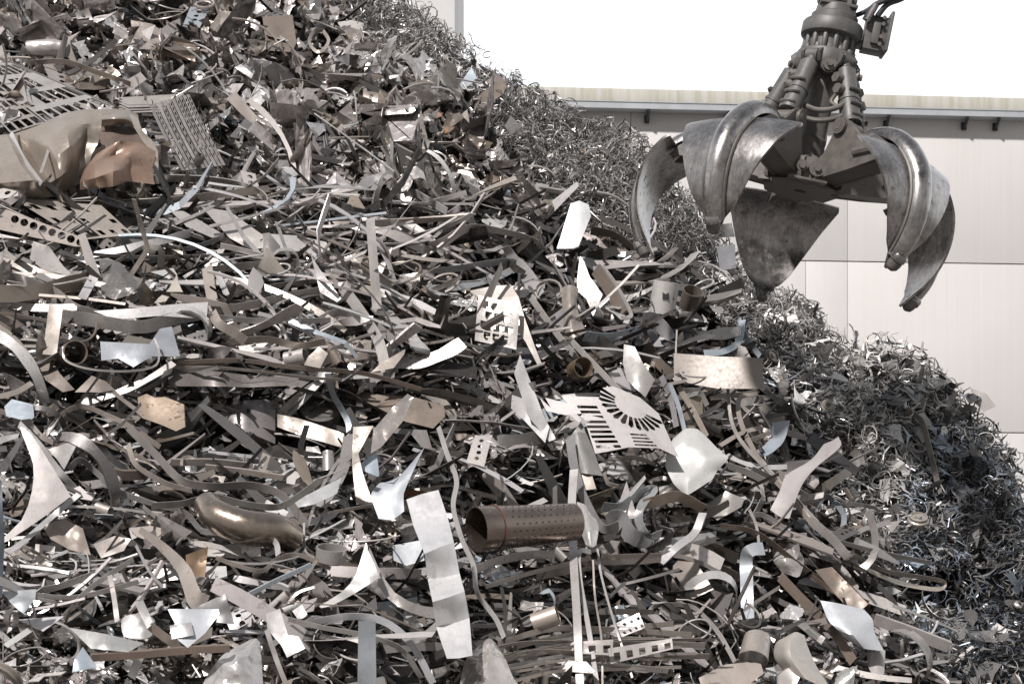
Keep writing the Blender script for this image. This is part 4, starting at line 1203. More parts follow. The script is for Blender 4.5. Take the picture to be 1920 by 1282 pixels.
# --- sunburst plate
hl = []
cx_, cy_ = 1182, 762
for i in range(13):
    a = R(202 - i * 15.5)
    def e(t, w): 
        x = t * math.cos(a) - w * math.sin(a); y = t * math.sin(a) + w * math.cos(a)
        return (cx_ + x * 1.18 + y * 0.1, cy_ + y * 0.78 + x * 0.42)
    hl.append([e(25, -2.4), e(48, -4.4), e(53, 0), e(48, 4.4), e(25, 2.4)])
rq = [(1080, 757), (1118, 758), (1170, 845), (1122, 846)]
for i in range(9):
    v0 = 0.03 + i * 0.105
    hl.append(cell(rq, 0.0 + 0.04 * (i % 2), v0, 0.98, v0 + 0.06))
for i in range(4):
    v0 = 0.0 + i * 0.25
    q2 = [(1181, 812), (1212, 814), (1238, 840), (1192, 838)]
    hl.append(cell(q2, 0.0, v0, 0.95, v0 + 0.13))
hl.append([(1022, 745), (1052, 742), (1064, 756), (1090, 786), (1085, 792), (1060, 770), (1034, 766)])
plate('sunburst_plate', 'large pale plate with a sunburst of slots and rows of slits', SH,
      [(1006, 712), (1050, 706), (1100, 710), (1150, 724), (1200, 745), (1235, 775), (1256, 822), (1274, 858), (1236, 840), (1180, 838), (1140, 846), (1116, 850), (1104, 812), (1092, 775), (1060, 778), (1024, 770), (1012, 745)],
      (0.59, 0.56, 0.54, .42), 'dull', holes=hl, off=0.42, lean=0.5, crink=0.003, step=18, bend=(0.06, 0), mark='the sunburst plate')
patch('white_folded_plate', 'big white plate with two soft folds and a ragged right edge', SH,
      [[(1262, 822, 0), (1285, 803, .04), (1308, 804, .05), (1328, 822, .03)], [(1250, 845, .02), (1280, 832, .1), (1312, 826, .08), (1350, 845, .03)],
       [(1248, 875, 0), (1285, 868, .02), (1320, 858, .1), (1366, 858, .05)], [(1262, 905, 0), (1290, 898, .09), (1318, 888, .05), (1345, 882, 0)],
       [(1278, 922, 0), (1290, 927, .03), (1312, 914, .03), (1336, 898, 0)]],
      (0.60, 0.595, 0.575, .42), 'dull', off=0.42, sub=5, crink=0.003, sharp=0.5, mark='the big white folded plate')
plate('side_fin', 'small pale triangle left of the sunburst plate', SH, [(1090, 790), (1106, 830), (1098, 900), (1068, 860), (1064, 825)], (0.37, 0.36, 0.34, .33), off=0.3, bend=(0.1, 0))
plate('long_white_wedge', 'long white wedge running down into the sunburst plate', SH, [(975, 664), (985, 690), (1020, 780), (1042, 822), (1030, 828), (990, 780), (964, 700)], WHITE, off=0.36, lean=0.3)
plate('white_leaf', 'white pointed sheet under the long white wedge', SH, [(960, 740), (990, 750), (1030, 800), (1022, 830), (985, 790), (958, 765)], WHITE, off=0.3)
plate('foil_leaf', 'crinkled shiny leaf below the curved brown sheet', SH, [(764, 738), (775, 745), (755, 790), (715, 838), (695, 850), (700, 805), (735, 765)], (0.44, 0.4, 0.37, .22), 'foil', off=0.36, crink=0.03, mark='the crinkled shiny leaf')
plate('concave_triangle', 'beige pointed sheet right of the tall vertical strip', SH, [(760, 654), (758, 664), (738, 690), (695, 698), (715, 680)], BEIGE, off=0.34)

# --- lower middle
patch('creased_sheet', 'long bright white creased sheet standing in the lower middle', SH,
      [[(762, 936, .12), (790, 926, .12), (822, 918, .12)], [(775, 985, .1), (808, 980, .1), (840, 972, .1)], [(796, 1038, .24), (825, 1025, .2), (851, 1016, .16)],
       [(802, 1085, .03), (832, 1082, .03), (862, 1075, .03)], [(811, 1128, .26), (838, 1120, .24), (871, 1108, .18)], [(818, 1175, .05), (850, 1168, .05), (880, 1158, .05)], [(838, 1234, .1), (862, 1233, .1), (886, 1228, .1)]],
      (0.74, 0.73, 0.73, .34), 'steel', off=0.5, sub=5, crink=0.003, sharp=0.75, mark='the long white creased sheet')
patch('angular_plate', 'blue-grey angular plate left of the white creased sheet', SH,
      [[(738, 905, 0.1), (765, 875, 0.12), (796, 838, .2)], [(712, 905, 0.05), (745, 905, 0.1), (776, 880, .15)], [(695, 928, 0.05), (730, 935, 0.05), (757, 925, .1)], [(710, 972, 0), (735, 974, 0), (758, 958, .05)]],
      (0.36, 0.385, 0.41, .42), 'dull', off=0.4, sub=5, crink=0.003, sharp=0.5, mark='the blue-grey angular plate')
plate('white_triangle', 'small white triangular plate left of the blue-grey angular plate', SH, [(706, 848), (712, 895), (680, 882), (660, 880), (690, 858)], BLUE, off=0.36)
plate('tan_strip', 'tall tan plate with a curved edge left of the small white triangle', SH, [(662, 800), (700, 798), (672, 850), (680, 885), (700, 945), (668, 945), (660, 870)], (0.4, 0.36, 0.32, .42), off=0.26, lean=0.3)
ribbon('metal_strip', 'dark grey strip curving down below the bright square bar', ST, [(655, 815), (648, 860), (632, 900), (600, 950)], 22, (0.36, 0.34, 0.33, .3), off=0.3, roll=30)
plate('dark_plate', 'dark flat plate with a rounded cutout above the blue-grey angular plate', SH, [(690, 800), (800, 806), (810, 840), (790, 838), (772, 815), (740, 812)], (0.24, 0.22, 0.21, .35), off=0.2)
pp_ = tube_at('perforated_pipe', 'wide brown perforated pipe with a red ring in the lower middle', 'pipe', [(893, 992, 0.34), (915, 990, .30), (990, 985, .14), (1075, 978, -0.04)], [40, 40, 37, 34], (0.30, 0.245, 0.21, .24), 'bronze', off=0.42, hollow=0.006, n=40, mark='the perforated pipe')
# red ring and holes
def pipe_frame():
    d0 = min(depth(p[0], p[1] + 20) for p in [(893, 992), (915, 990), (990, 985), (1075, 978)])
    return d0
d0_ = pipe_frame()
def pipe_pt(px, ang, extra=0.001):
    py = float(np.interp(px, [893, 915, 990, 1075], [992, 990, 985, 978])); lf_ = float(np.interp(px, [893, 915, 990, 1075], [.34, .30, .14, -.04])); r_ = float(np.interp(px, [893, 954, 1014, 1075], [40, 40, 37, 34])) * d0_ / F + extra
    c = at(px, py, d0_ - 0.36 - lf_)
    ax = (at(1075, 978, d0_ - 0.36 + .04) - at(893, 992, d0_ - 0.36 - .34)).normalized(); b_ = ax.cross(Vector((0, 0, 1))).normalized()
    u_ = b_.cross(ax).normalized(); u_ = u_ if u_.z > 0 else -u_
    return c + u_ * r_ * math.sin(ang) + (b_ if b_.y < 0 else -b_) * r_ * math.cos(ang)
M['redpaint'] = plain('red_ring_paint', (0.14, 0.05, 0.04), 0.5)
ring_pts = [pipe_pt(925, a * 2 * math.pi / 40, 0.002) - pp_.location for a in range(41)]
MB().tube(ring_pts, 0.003, 6).build('red_ring', M['redpaint'], pp_)
for i in range(11):
    for j in range(7):
        px = 942 + i * 12 + (6 if j % 2 else 0); a = -0.9 + j * 0.34
        if px > 1066: continue
        p0 = pipe_pt(px, a, -0.001) - pp_.location; p1 = pipe_pt(px, a, 0.0012) - pp_.location
        MB().cyl(p0, p1, 0.0042, n=8).build('hole', M['dark'], pp_)
ribbon('metal_strip', 'shiny bent strip under the perforated pipe', ST, [(890, 1068), (930, 1052), (990, 1040), (1038, 1040)], 15, (0.53, 0.5, 0.48, .28), off=0.4, roll=30)
ribbon('metal_bar', 'long tan bar slanting under the perforated pipe', 'bar', [(910, 1100), (980, 1078), (1050, 1060), (1120, 1045), (1240, 1040)], 8, BEIGE, off=0.28, roll=25)
ribbon('flat_bar', 'wide tan flat bar right of the perforated pipe', 'bar', [(1005, 1080), (1100, 1062), (1240, 1045)], 16, (0.42, 0.37, 0.33, .4), off=0.22, roll=20)
tube_at('pipe_elbow', 'smooth curved bronze pipe elbow in the lower left', 'elbow', [(388, 946, -.04), (408, 968, .06), (460, 988, .1), (515, 994, .06), (548, 1010, -.03)], [26, 30, 32, 31, 27], (0.36, 0.30, 0.25, .22), 'bronze', off=0.36, hollow=0.006, n=32, mark='the bronze pipe elbow')
ribbon('metal_strip', 'long wavy strip crossing over the bronze pipe elbow', ST, [(284, 948), (340, 944), (400, 932), (460, 945), (520, 950), (560, 930), (600, 900)], 12, (0.44, 0.42, 0.39, .32), off=0.62, roll=30)
ribbon('metal_strip', 'thin shiny ribbon curving under the bronze pipe elbow', ST, [(375, 995), (420, 1000), (480, 1003), (515, 1015), (522, 1040)], 10, WHITE, off=0.6, roll=35)
ribbon('metal_strip', 'long grey strip looping from the left into the bronze elbow', ST, [(130, 880), (150, 862), (180, 885), (220, 920), (290, 945), (345, 960), (380, 995), (430, 1010)], 10, GREY, off=0.38, roll=35)
ribbon('metal_strip', 'broad grey strip arching from the top over the bronze elbow', ST, [(240, 800), (290, 850), (340, 900), (400, 912), (470, 910), (530, 930), (575, 985)], 14, (0.36, 0.33, 0.31, .33), off=0.42, roll=35)
ribbon('metal_strip', 'narrow beige strip arching beside the broad grey strip', ST, [(240, 832), (256, 872), (310, 905), (360, 920)], 9, BEIGE, off=0.38, roll=35)
plate('curved_strip', 'broad white curved strip right of the bronze elbow', ST, [(540, 945), (580, 925), (640, 895), (632, 925), (590, 945), (555, 952)], (0.53, 0.53, 0.53, .36), off=0.32)
ribbon('leaf_spring', 'stack of long curved brown bars above the grey looping strip', 'bars', [(185, 880), (230, 890), (275, 888)], 18, BROWN, off=0.28, roll=25, th=0.02)
ribbon('metal_bar', 'grey perforated bar with small holes in the lower left hollow', 'bar', [(320, 866), (400, 866), (462, 872)], 12, (0.38, 0.34, 0.31, .35), off=0.3, roll=20, th=0.02)
ribbon('metal_bar', 'long beige bar below the perforated bar', 'bar', [(385, 875), (460, 884), (530, 895)], 10, BEIGE, off=0.32, roll=25, th=0.015)
ribbon('bent_rod', 'small hook-ended rod above the perforated bar', 'rod', [(340, 874), (342, 860), (355, 856), (366, 862)], 5, BEIGE, off=0.36, roll=10, th=0.01)

# --- left: concave triangle with folded edge
plate('concave_triangle', 'big white concave triangular plate at the left edge', SH, smooth_rot([(38, 800), (60, 815), (95, 870), (133, 930), (130, 932), (80, 970), (20, 1010), (2, 1018), (0, 1012), (40, 975), (60, 920), (62, 870), (48, 830)], 2), (0.58, 0.54, 0.52, .42), 'dull', off=0.5, lean=0.25, crink=0.004, mark='the big concave triangle')
ribbon('folded_edge', 'bright folded edge strip behind the big concave triangle', ST, [(36, 795), (70, 830), (110, 882), (148, 924)], 12, WHITE, off=0.56, roll=30, domask=True)
ribbon('folded_edge', 'lower bright edge strip under the big concave triangle', ST, [(148, 926), (90, 975), (40, 1018), (0, 1045)], 10, WHITE, off=0.5, roll=35)
plate('small_wedge', 'pale wedge hanging behind the folded edge strip', SH, [(90, 842), (150, 822), (120, 880), (108, 862)], PALE, off=0.4)
plate('dark_edge', 'dark slate bar entering at the left border', 'bar', [(-30, 900), (2, 900), (8, 1010), (4, 1120), (-30, 1120)], (0.1, 0.12, 0.14, .4), off=0.75, lean=0.1)
# --- pointed triangle and waves
plate('pointed_triangle', 'white sharply pointed concave triangle in the lower middle', SH, smooth_rot([(685, 1018), (690, 1030), (712, 1080), (708, 1084), (665, 1112), (618, 1136), (598, 1136), (640, 1110), (668, 1075)], 2), (0.62, 0.61, 0.6, .4), 'dull', off=0.45, lean=0.25, mark='the pointed white triangle')
plate('wave_sheet', 'grey sheet sweeping in a wave beside the pointed white triangle', SH, smooth_rot([(692, 1024), (708, 1060), (740, 1110), (790, 1135), (828, 1140), (822, 1160), (770, 1148), (725, 1120), (700, 1075)], 2), (0.37, 0.34, 0.32, .33), off=0.36, bend=(0.1, 0))
ribbon('metal_strip', 'strip curling back below the grey wave sheet', ST, [(828, 1140), (825, 1165), (790, 1195), (760, 1205)], 13, (0.4, 0.37, 0.34, .33), off=0.36, roll=35)
ribbon('metal_strip', 'long pale arch strip below the pointed white triangle', ST, [(590, 1165), (660, 1155), (720, 1165), (770, 1205), (812, 1280)], 13, (0.58, 0.58, 0.6, .33), off=0.5, roll=25, mark='the pale arch strip')
ribbon('metal_strip', 'second pale arch strip starting at the left under the first', ST, [(540, 1160), (600, 1175), (680, 1190), (750, 1215), (790, 1270)], 9, PALE, off=0.42, roll=30)
plate('upright_strip', 'blue-grey upright strip standing at the bottom edge', ST, [(672, 1163), (704, 1164), (706, 1300), (670, 1300)], (0.34, 0.36, 0.38, .28), off=0.62, lean=0.1, crink=0.004, mark='the blue-grey upright strip')
ribbon('wavy_ribbon', 'thin wavy ribbon running down left of the perforated pipe', ST, [(822, 800), (838, 850), (856, 900), (850, 950), (866, 1010), (888, 1060), (895, 1110), (930, 1160), (945, 1195)], 9, (0.48, 0.46, 0.44, .33), off=0.62, roll=30, domask=True, mark='the thin wavy ribbon')
ribbon('hanging_strip', 'long pale strip hanging straight down right of the perforated pipe', ST, [(1076, 880), (1072, 960), (1076, 1060), (1082, 1160), (1088, 1300)], 15, (0.53, 0.5, 0.48, .38), off=0.85, roll=15, mark='the long hanging strip')
ribbon('hanging_strip', 'narrower hanging strip just beside the long hanging strip', ST, [(1108, 1034), (1086, 1036), (1088, 1090), (1104, 1180), (1122, 1300)], 9, (0.61, 0.58, 0.57, .35), off=0.75, roll=20)
ribbon('thin_wire', 'thin wire hanging right of the two hanging strips', 'wire', [(1120, 1028), (1128, 1080), (1150, 1160), (1186, 1270)], 4, PALE, off=0.7, roll=10, th=0.008)
ribbon('thin_wire', 'second thin wire between the hanging strips and the first wire', 'wire', [(1112, 1050), (1116, 1120), (1128, 1200), (1130, 1300)], 3.5, BEIGE, off=0.72, roll=10, th=0.008)
# ribbons right of the perforated pipe
ribbon('metal_strip', 'dark strip bending down right of the perforated pipe', ST, [(1068, 820), (1078, 880), (1098, 940), (1130, 990), (1160, 985)], 16, GREY, off=0.6, roll=35)
ribbon('curly_strip', 'wide blue-grey curl right of the sunburst plate foot', ST, [(1130, 950), (1165, 950), (1200, 925), (1225, 918), (1205, 945), (1198, 975), (1215, 1005), (1240, 1000)], 18, (0.4, 0.41, 0.42, .3), off=0.46, roll=35, twist=20, mark='the wide blue-grey curl')
ribbon('curly_strip', 'grey curl with a ragged top below the wide blue-grey curl', ST, [(1138, 980), (1160, 970), (1180, 1000), (1205, 1012), (1215, 1000)], 30, (0.4, 0.4, 0.4, .3), off=0.36, roll=30)
patch('crumpled_foil_strip', 'shiny crumpled foil strip hanging beside the dark bending strip', 'foil', [[(1082, 940, 0), (1095, 945, .05), (1108, 955, 0)], [(1086, 985, 0), (1104, 985, .07), (1122, 985, 0)], [(1098, 1020, 0), (1108, 1026, .04), (1118, 1022, 0)]], (0.56, 0.54, 0.52, .2), 'foil', off=0.5, crink=0.02)
plate('lid_box', 'small pale accordion-folded piece beside the dark bending strip', 'piece', [(1083, 880), (1108, 884), (1118, 916), (1085, 920)], (0.48, 0.42, 0.37, .5), 'dull', off=0.62)
patch('folded_cover_sheet', 'grey-green folded cover left of the sunburst plate foot', 'cover', [[(1062, 820, 0), (1082, 810, .1), (1100, 812, 0)], [(1066, 850, 0), (1092, 850, .1), (1115, 850, 0)], [(1075, 885, 0), (1102, 888, .1), (1130, 892, 0)]], (0.37, 0.36, 0.34, .35), off=0.4, crink=0.008)
ribbon('big_hoop', 'large dark hoop under the sunburst plate', 'hoop', [(1228, 870), (1190, 858), (1150, 862), (1134, 885), (1140, 905), (1160, 912)], 7, (0.28, 0.25, 0.22, .35), off=0.4, roll=25, th=0.01)
ribbon('crumpled_strip', 'brown folded strip with a dark slot under the big white plate', ST, [(1206, 945), (1235, 938), (1265, 930), (1290, 938), (1320, 955)], 20, (0.4, 0.32, 0.26, .4), 'rusty', off=0.46, roll=30, mark='the brown slotted strip')
plate('bent_sheet', 'bent grey-tan panel right of the brown slotted strip', SH, [(1322, 948), (1360, 920), (1396, 935), (1390, 950), (1345, 975), (1332, 966)], (0.44, 0.41, 0.38, .35), off=0.4, crink=0.02)
ribbon('white_fork', 'white angled strip running down from the brown slotted strip', ST, [(1318, 962), (1302, 1000), (1270, 1025), (1238, 1055)], 14, WHITE, off=0.45, roll=25, th=0.012)
# --- right middle
patch('forked_plate', 'long pale notched plate rising to the right over the fine scrap', SH,
      [[(1545, 832, .15), (1560, 826, .15), (1572, 818, .15)], [(1520, 862, .12), (1545, 852, .12), (1575, 838, .12)], [(1475, 890, .1), (1505, 885, .1), (1530, 876, .1)], [(1462, 920, .08), (1485, 925, .08), (1502, 912, .08)], [(1444, 955, .05), (1462, 968, .05), (1480, 972, .05)]],
      (0.45, 0.42, 0.41, .42), 'dull', off=0.5, sub=4, crink=0.003, mark='the long notched plate')
ribbon('bent_bracket', 'folded pale bracket lying on the fine scrap right of the notched plate', 'bracket', [(1542, 915), (1575, 895), (1605, 868), (1612, 858), (1598, 845)], 16, (0.42, 0.38, 0.34, .35), off=0.3, roll=35, mark='the folded pale bracket')
ribbon('kinked_bar', 'dark kinked bar lying on the fine scrap', 'bar', [(1700, 770), (1728, 790), (1742, 840), (1752, 880), (1762, 925)], 10, (0.3, 0.27, 0.24, .3), off=0.2, roll=30, mark='the dark kinked bar')
for (pp, w_, cl_, lb) in (
    ([(1408, 880), (1450, 900), (1500, 925), (1535, 945)], 15, PALE, 'pale strip running behind the long notched plate'),
    ([(1362, 872), (1400, 885), (1440, 905)], 12, PALE, 'short pale strip between the white folded plate and the notched plate'),
    ([(1430, 800), (1390, 812), (1350, 835)], 8, BEIGE, 'short beige strip above the short pale strip'),
    ([(1380, 835), (1440, 812), (1430, 805)], 8, BEIGE, 'thin beige strip left of the broad curved white end'),
    ([(1530, 950), (1550, 930), (1580, 960), (1582, 985)], 10, (0.34, 0.37, 0.4, .33), 'blue-grey strip dropping at the edge of the fine scrap'),
    ([(1395, 975), (1430, 965), (1480, 1000), (1495, 1035), (1470, 1065)], 9, (0.44, 0.42, 0.42, .33), 'thick bent wire arching over the shiny lump'),
    ([(1405, 955), (1418, 985), (1424, 1025)], 5, PALE, 'short wire standing left of the thick bent wire'),
    ([(1520, 975), (1560, 1010), (1590, 1045)], 16, PALE, 'bright rounded strip end right of the shiny lump'),
    ([(1350, 985), (1420, 1000), (1500, 1060), (1560, 1100), (1628, 1130)], 10, (0.35, 0.28, 0.23, .4), 'long brown bar running down to the stained plate'),
    ([(1550, 950), (1600, 945), (1644, 952)], 7, GREY, 'thin grey strip reaching over the fine scrap'),
    ([(1628, 958), (1640, 1000), (1636, 1045), (1605, 1075)], 13, (0.26, 0.24, 0.23, .33), 'dark upright curling strip on the fine scrap'),
    ([(1570, 1015), (1650, 1035), (1745, 1055)], 8, PALE, 'pale pointed bar over the looped bar'),
    ([(1600, 1040), (1660, 1070), (1730, 1082), (1768, 1090), (1766, 1102), (1740, 1103), (1680, 1090), (1610, 1060)], 8, (0.42, 0.37, 0.32, .35), 'long looped bar pointing to the right'),
    ([(1590, 1060), (1660, 1110), (1700, 1170)], 10, DARK, 'dark strip running down below the looped bar'),
    ([(1290, 1040), (1340, 1060), (1390, 1085)], 16, BEIGE, 'group of tan bars left of the blue-grey hook'),
    ([(1345, 1180), (1400, 1140), (1462, 1100)], 6, BEIGE, 'thin rod crossing below the blue-grey hook'),
    ([(1462, 1080), (1500, 1120), (1560, 1180), (1600, 1240)], 18, (0.3, 0.24, 0.2, .35), 'long brown twisted strip running down to the bottom right'),
    ([(1480, 1030), (1530, 1085), (1600, 1130)], 8, (0.38, 0.3, 0.24, .4), 'brown edge bar above the stained plate'),
    ([(1215, 1150), (1230, 1135), (1290, 1135), (1320, 1155), (1350, 1190), (1378, 1240)], 8, PALE, 'pale wire strip arching below the tan bars'),
):
    ribbon('metal_strip', lb, ST, pp, w_, cl_, off=0.36, roll=28)
ribbon('hooked_strip', 'blue-grey strip bent over like a hook, hanging lower right', ST, [(1432, 1028, .05), (1412, 1030, .12), (1400, 1042, .15), (1400, 1090, .1), (1402, 1160, .02)], 24, (0.48, 0.51, 0.54, .4), 'dull', off=0.6, roll=12, mark='the blue-grey hook')
patch('shiny_lump', 'small shiny transparent-looking crumpled lump above the brown twisted strip', 'lump', [[(1455, 1035, 0), (1480, 1018, .06), (1498, 1030, 0)], [(1450, 1050, .03), (1478, 1048, .1), (1508, 1052, .02)], [(1465, 1072, 0), (1488, 1080, .03), (1498, 1084, 0)]], (0.56, 0.53, 0.5, .2), 'foil', off=0.5, crink=0.02)
plate('stained_plate', 'brown plate with dark rust stain in the lower right', SH, [(1528, 1068), (1560, 1062), (1628, 1132), (1604, 1152), (1570, 1118)], (0.24, 0.20, 0.17, .4), 'rusty', off=0.4, lean=0.3, mark='the stained brown plate')
patch('bent_white_plate', 'white spotted plate bent downward in the lower right', SH, [[(1538, 1125, .1), (1570, 1130, .12), (1620, 1142, .1)], [(1552, 1160, .1), (1588, 1165, .12), (1636, 1160, .1)], [(1570, 1180, .08), (1600, 1190, .12), (1640, 1185, .05)], [(1590, 1200, 0), (1620, 1215, .03), (1658, 1220, 0)]],
      (0.5, 0.52, 0.54, .4), 'dull', off=0.45, sub=4, crink=0.006, sharp=0.3, mark='the bent white spotted plate')
ribbon('channel_bar', 'long pale channel bar pointing right over the fine scrap', 'bar', [(1640, 1160), (1710, 1185), (1780, 1212)], 20, (0.42, 0.39, 0.37, .35), off=0.34, roll=20, th=0.03, mark='the channel bar')
plate('pointed_sheet', 'dark pointed brown panel left of the blue-grey hook', SH, [(1290, 1030), (1338, 1104), (1300, 1122), (1258, 1110), (1262, 1060)], (0.42, 0.37, 0.33, .35), off=0.3)
lattice('slotted_piece', 'small grey slotted offcut below the brown twisted strip', [(1486, 1165), (1500, 1160), (1548, 1195), (1540, 1208)], 7, 1, 0.4, (0.36, 0.34, 0.32, .35), 8, off=0.4, lean=0.4, crink=0)
tube_at('pipe_stub', 'dented grey-brown pipe stub near the bottom right', 'pipe', [(1412, 1236, .1), (1420, 1195, 0)], [27, 24], (0.42, 0.38, 0.34, .3), off=0.5, dent=0.3, mark='the dented pipe stub')
patch('rolled_sheet', 'smooth rounded beige sheet beside the dented pipe stub', SH, [[(1475, 1192, .05), (1492, 1184, .1), (1508, 1190, .05)], [(1455, 1205, 0), (1482, 1205, .16), (1516, 1215, .02)], [(1452, 1232, 0), (1485, 1236, .16), (1535, 1255, 0)], [(1470, 1258, 0), (1510, 1272, .1), (1565, 1300, 0)]], (0.45, 0.42, 0.38, .42), 'dull', off=0.5, crink=0.003, mark='the smooth rounded sheet')
plate('bottom_sheet', 'broad pale sheet lying along the bottom edge near the pipe stub', SH, [(1310, 1270), (1360, 1245), (1425, 1238), (1432, 1262), (1380, 1300), (1320, 1300)], BEIGE, 'dull', off=0.5, lean=0.8)
plate('small_box', 'small pale box-like piece at the bottom right', 'piece', [(1455, 1268), (1480, 1250), (1500, 1268), (1490, 1290), (1458, 1290)], PALE, 'dull', off=0.6, thick=0.05)
plate('cup_piece', 'pale tapering piece hanging under the bent white spotted plate', SH, [(1625, 1225), (1660, 1218), (1658, 1262), (1640, 1272), (1628, 1250)], PALE, 'dull', off=0.5, bend=(0.1, 0))
# --- bottom left plates
plate('white_polygon', 'white notched plate in the lower left', SH, [(314, 1141), (410, 1141), (412, 1150), (385, 1186), (352, 1214), (318, 1186), (328, 1168)], (0.59, 0.61, 0.64, .4), 'dull', off=0.5, lean=0.35, crink=0.002, mark='the white notched plate')
plate('grey_square', 'grey square plate stuck in front of the white notched plate', SH, [(318, 1172), (358, 1166), (364, 1190), (322, 1198)], (0.36, 0.35, 0.35, .4), 'dull', off=0.62, lean=0.3)
plate('grey_square', 'dark grey plate behind the white notched plate', SH, [(362, 1140), (422, 1112), (440, 1170), (405, 1166), (412, 1142)], (0.28, 0.27, 0.27, .4), 'dull', off=0.42, lean=0.3)
plate('pale_strip_end', 'short white upright strip left of the white notched plate', ST, [(252, 1130), (268, 1124), (288, 1168), (276, 1178)], WHITE, off=0.5, lean=0.3)
ribbon('metal_strip', 'brown strip falling behind the white notched plate', ST, [(280, 1172), (310, 1195), (340, 1214)], 16, (0.32, 0.27, 0.23, .35), off=0.45, roll=25)
plate('grey_disc_piece', 'grey rounded plate left of the short white upright strip', SH, [(230, 1158), (262, 1150), (290, 1162), (285, 1190), (262, 1198), (232, 1190)], (0.42, 0.4, 0.39, .35), off=0.38, round_=True)
ribbon('bent_beam', 'long dark rusty bar lying level near the bottom left', 'bar', [(170, 1232), (260, 1226), (350, 1218), (430, 1214)], 13, (0.22, 0.17, 0.14, .45), 'rusty', off=0.6, roll=15, th=0.03, mark='the dark level bar')
patch('big_crumple', 'large white crumpled sheet rising from the bottom edge', SH, [[(470, 1198, .1), (480, 1196, .1), (488, 1204, .1)], [(420, 1225, .1), (450, 1228, .2), (490, 1232, .1)], [(395, 1255, .05), (440, 1255, .2), (492, 1262, .1)], [(370, 1300, 0), (430, 1300, .15), (494, 1300, .1)]], (0.53, 0.51, 0.5, .3), 'foil', off=0.65, crink=0.03, sharp=0.5, mark='the large crumpled white sheet')
plate('folded_plate', 'pale grey plate with a folded tab right of the crumpled white sheet', SH, [(498, 1150), (525, 1140), (540, 1190), (560, 1192), (572, 1215), (538, 1232), (528, 1210), (502, 1180)], (0.48, 0.46, 0.45, .4), 'dull', off=0.5, crink=0.01, mark='the folded grey plate')
plate('wedge_piece', 'pale blue wedge sheet standing at the left of the dark level bar', SH, [(155, 1212), (182, 1250), (135, 1260), (140, 1235)], BLUE, off=0.55)
plate('pale_cone', 'light blue-grey pointed sheet near the left edge', SH, [(4, 1108), (68, 1104), (66, 1122), (44, 1150), (20, 1130)], (0.45, 0.48, 0.5, .4), off=0.45, lean=0.3, mark='the pointed blue-grey sheet')
plate('grey_sheet_low', 'wide grey sheet sloping above the dark level bar', SH, [(130, 1176), (200, 1188), (270, 1205), (240, 1222), (170, 1215)], (0.4, 0.4, 0.39, .36), off=0.42)
ribbon('blue_bar', 'long pale blue bar slanting up to the right, lower left', 'bar', [(440, 1128), (510, 1092), (584, 1058)], 8, (0.45, 0.5, 0.54, .36), off=0.5, roll=20, th=0.012, mark='the pale blue bar')
ribbon('metal_strip', 'beige strip bending like a hook above the pale blue bar', ST, [(405, 1045), (440, 1058), (490, 1070), (520, 1048), (560, 1040), (620, 1065)], 8, BEIGE, off=0.42, roll=25)
ribbon('brown_strip', 'broad pale-brown strip sweeping down below the bronze elbow', ST, [(262, 992), (310, 1030), (345, 1070), (365, 1120), (385, 1135)], 28, (0.44, 0.39, 0.35, .33), off=0.5, roll=30, taper=lambda t: 0.4 + t, mark='the pale-brown sweeping strip')
plate('orange_piece', 'orange-brown corner piece with a dark hole below the bronze elbow', SH, [(348, 1040), (390, 1024), (384, 1082), (352, 1078)], (0.20, 0.135, 0.085, .45), 'rusty', off=0.36, lean=0.3, mark='the orange corner piece')
plate('brown_wing', 'dark beige folded sheet left of the sweeping strip', SH, [(175, 1020), (215, 1004), (245, 1010), (232, 1032), (190, 1046)], (0.42, 0.38, 0.35, .35), off=0.32)
plate('brown_wing', 'rough brown torn sheet under the big concave triangle', SH, [(78, 985), (120, 972), (155, 990), (170, 1040), (130, 1030), (95, 1010)], (0.36, 0.31, 0.27, .35), off=0.3, crink=0.02)
tube_at('short_band', 'round grey band right of the bronze elbow', 'band', [(620, 1050, 0), (622, 1026, .02)], [28, 28], (0.44, 0.42, 0.39, .33), off=0.35, hollow=0.006, mark='the round grey band')
plate('speckled_square', 'white speckled square sheet left of the white creased sheet', SH, [(736, 1022), (790, 1012), (796, 1050), (762, 1060), (738, 1050)], (0.5, 0.52, 0.54, .42), 'dull', off=0.3)
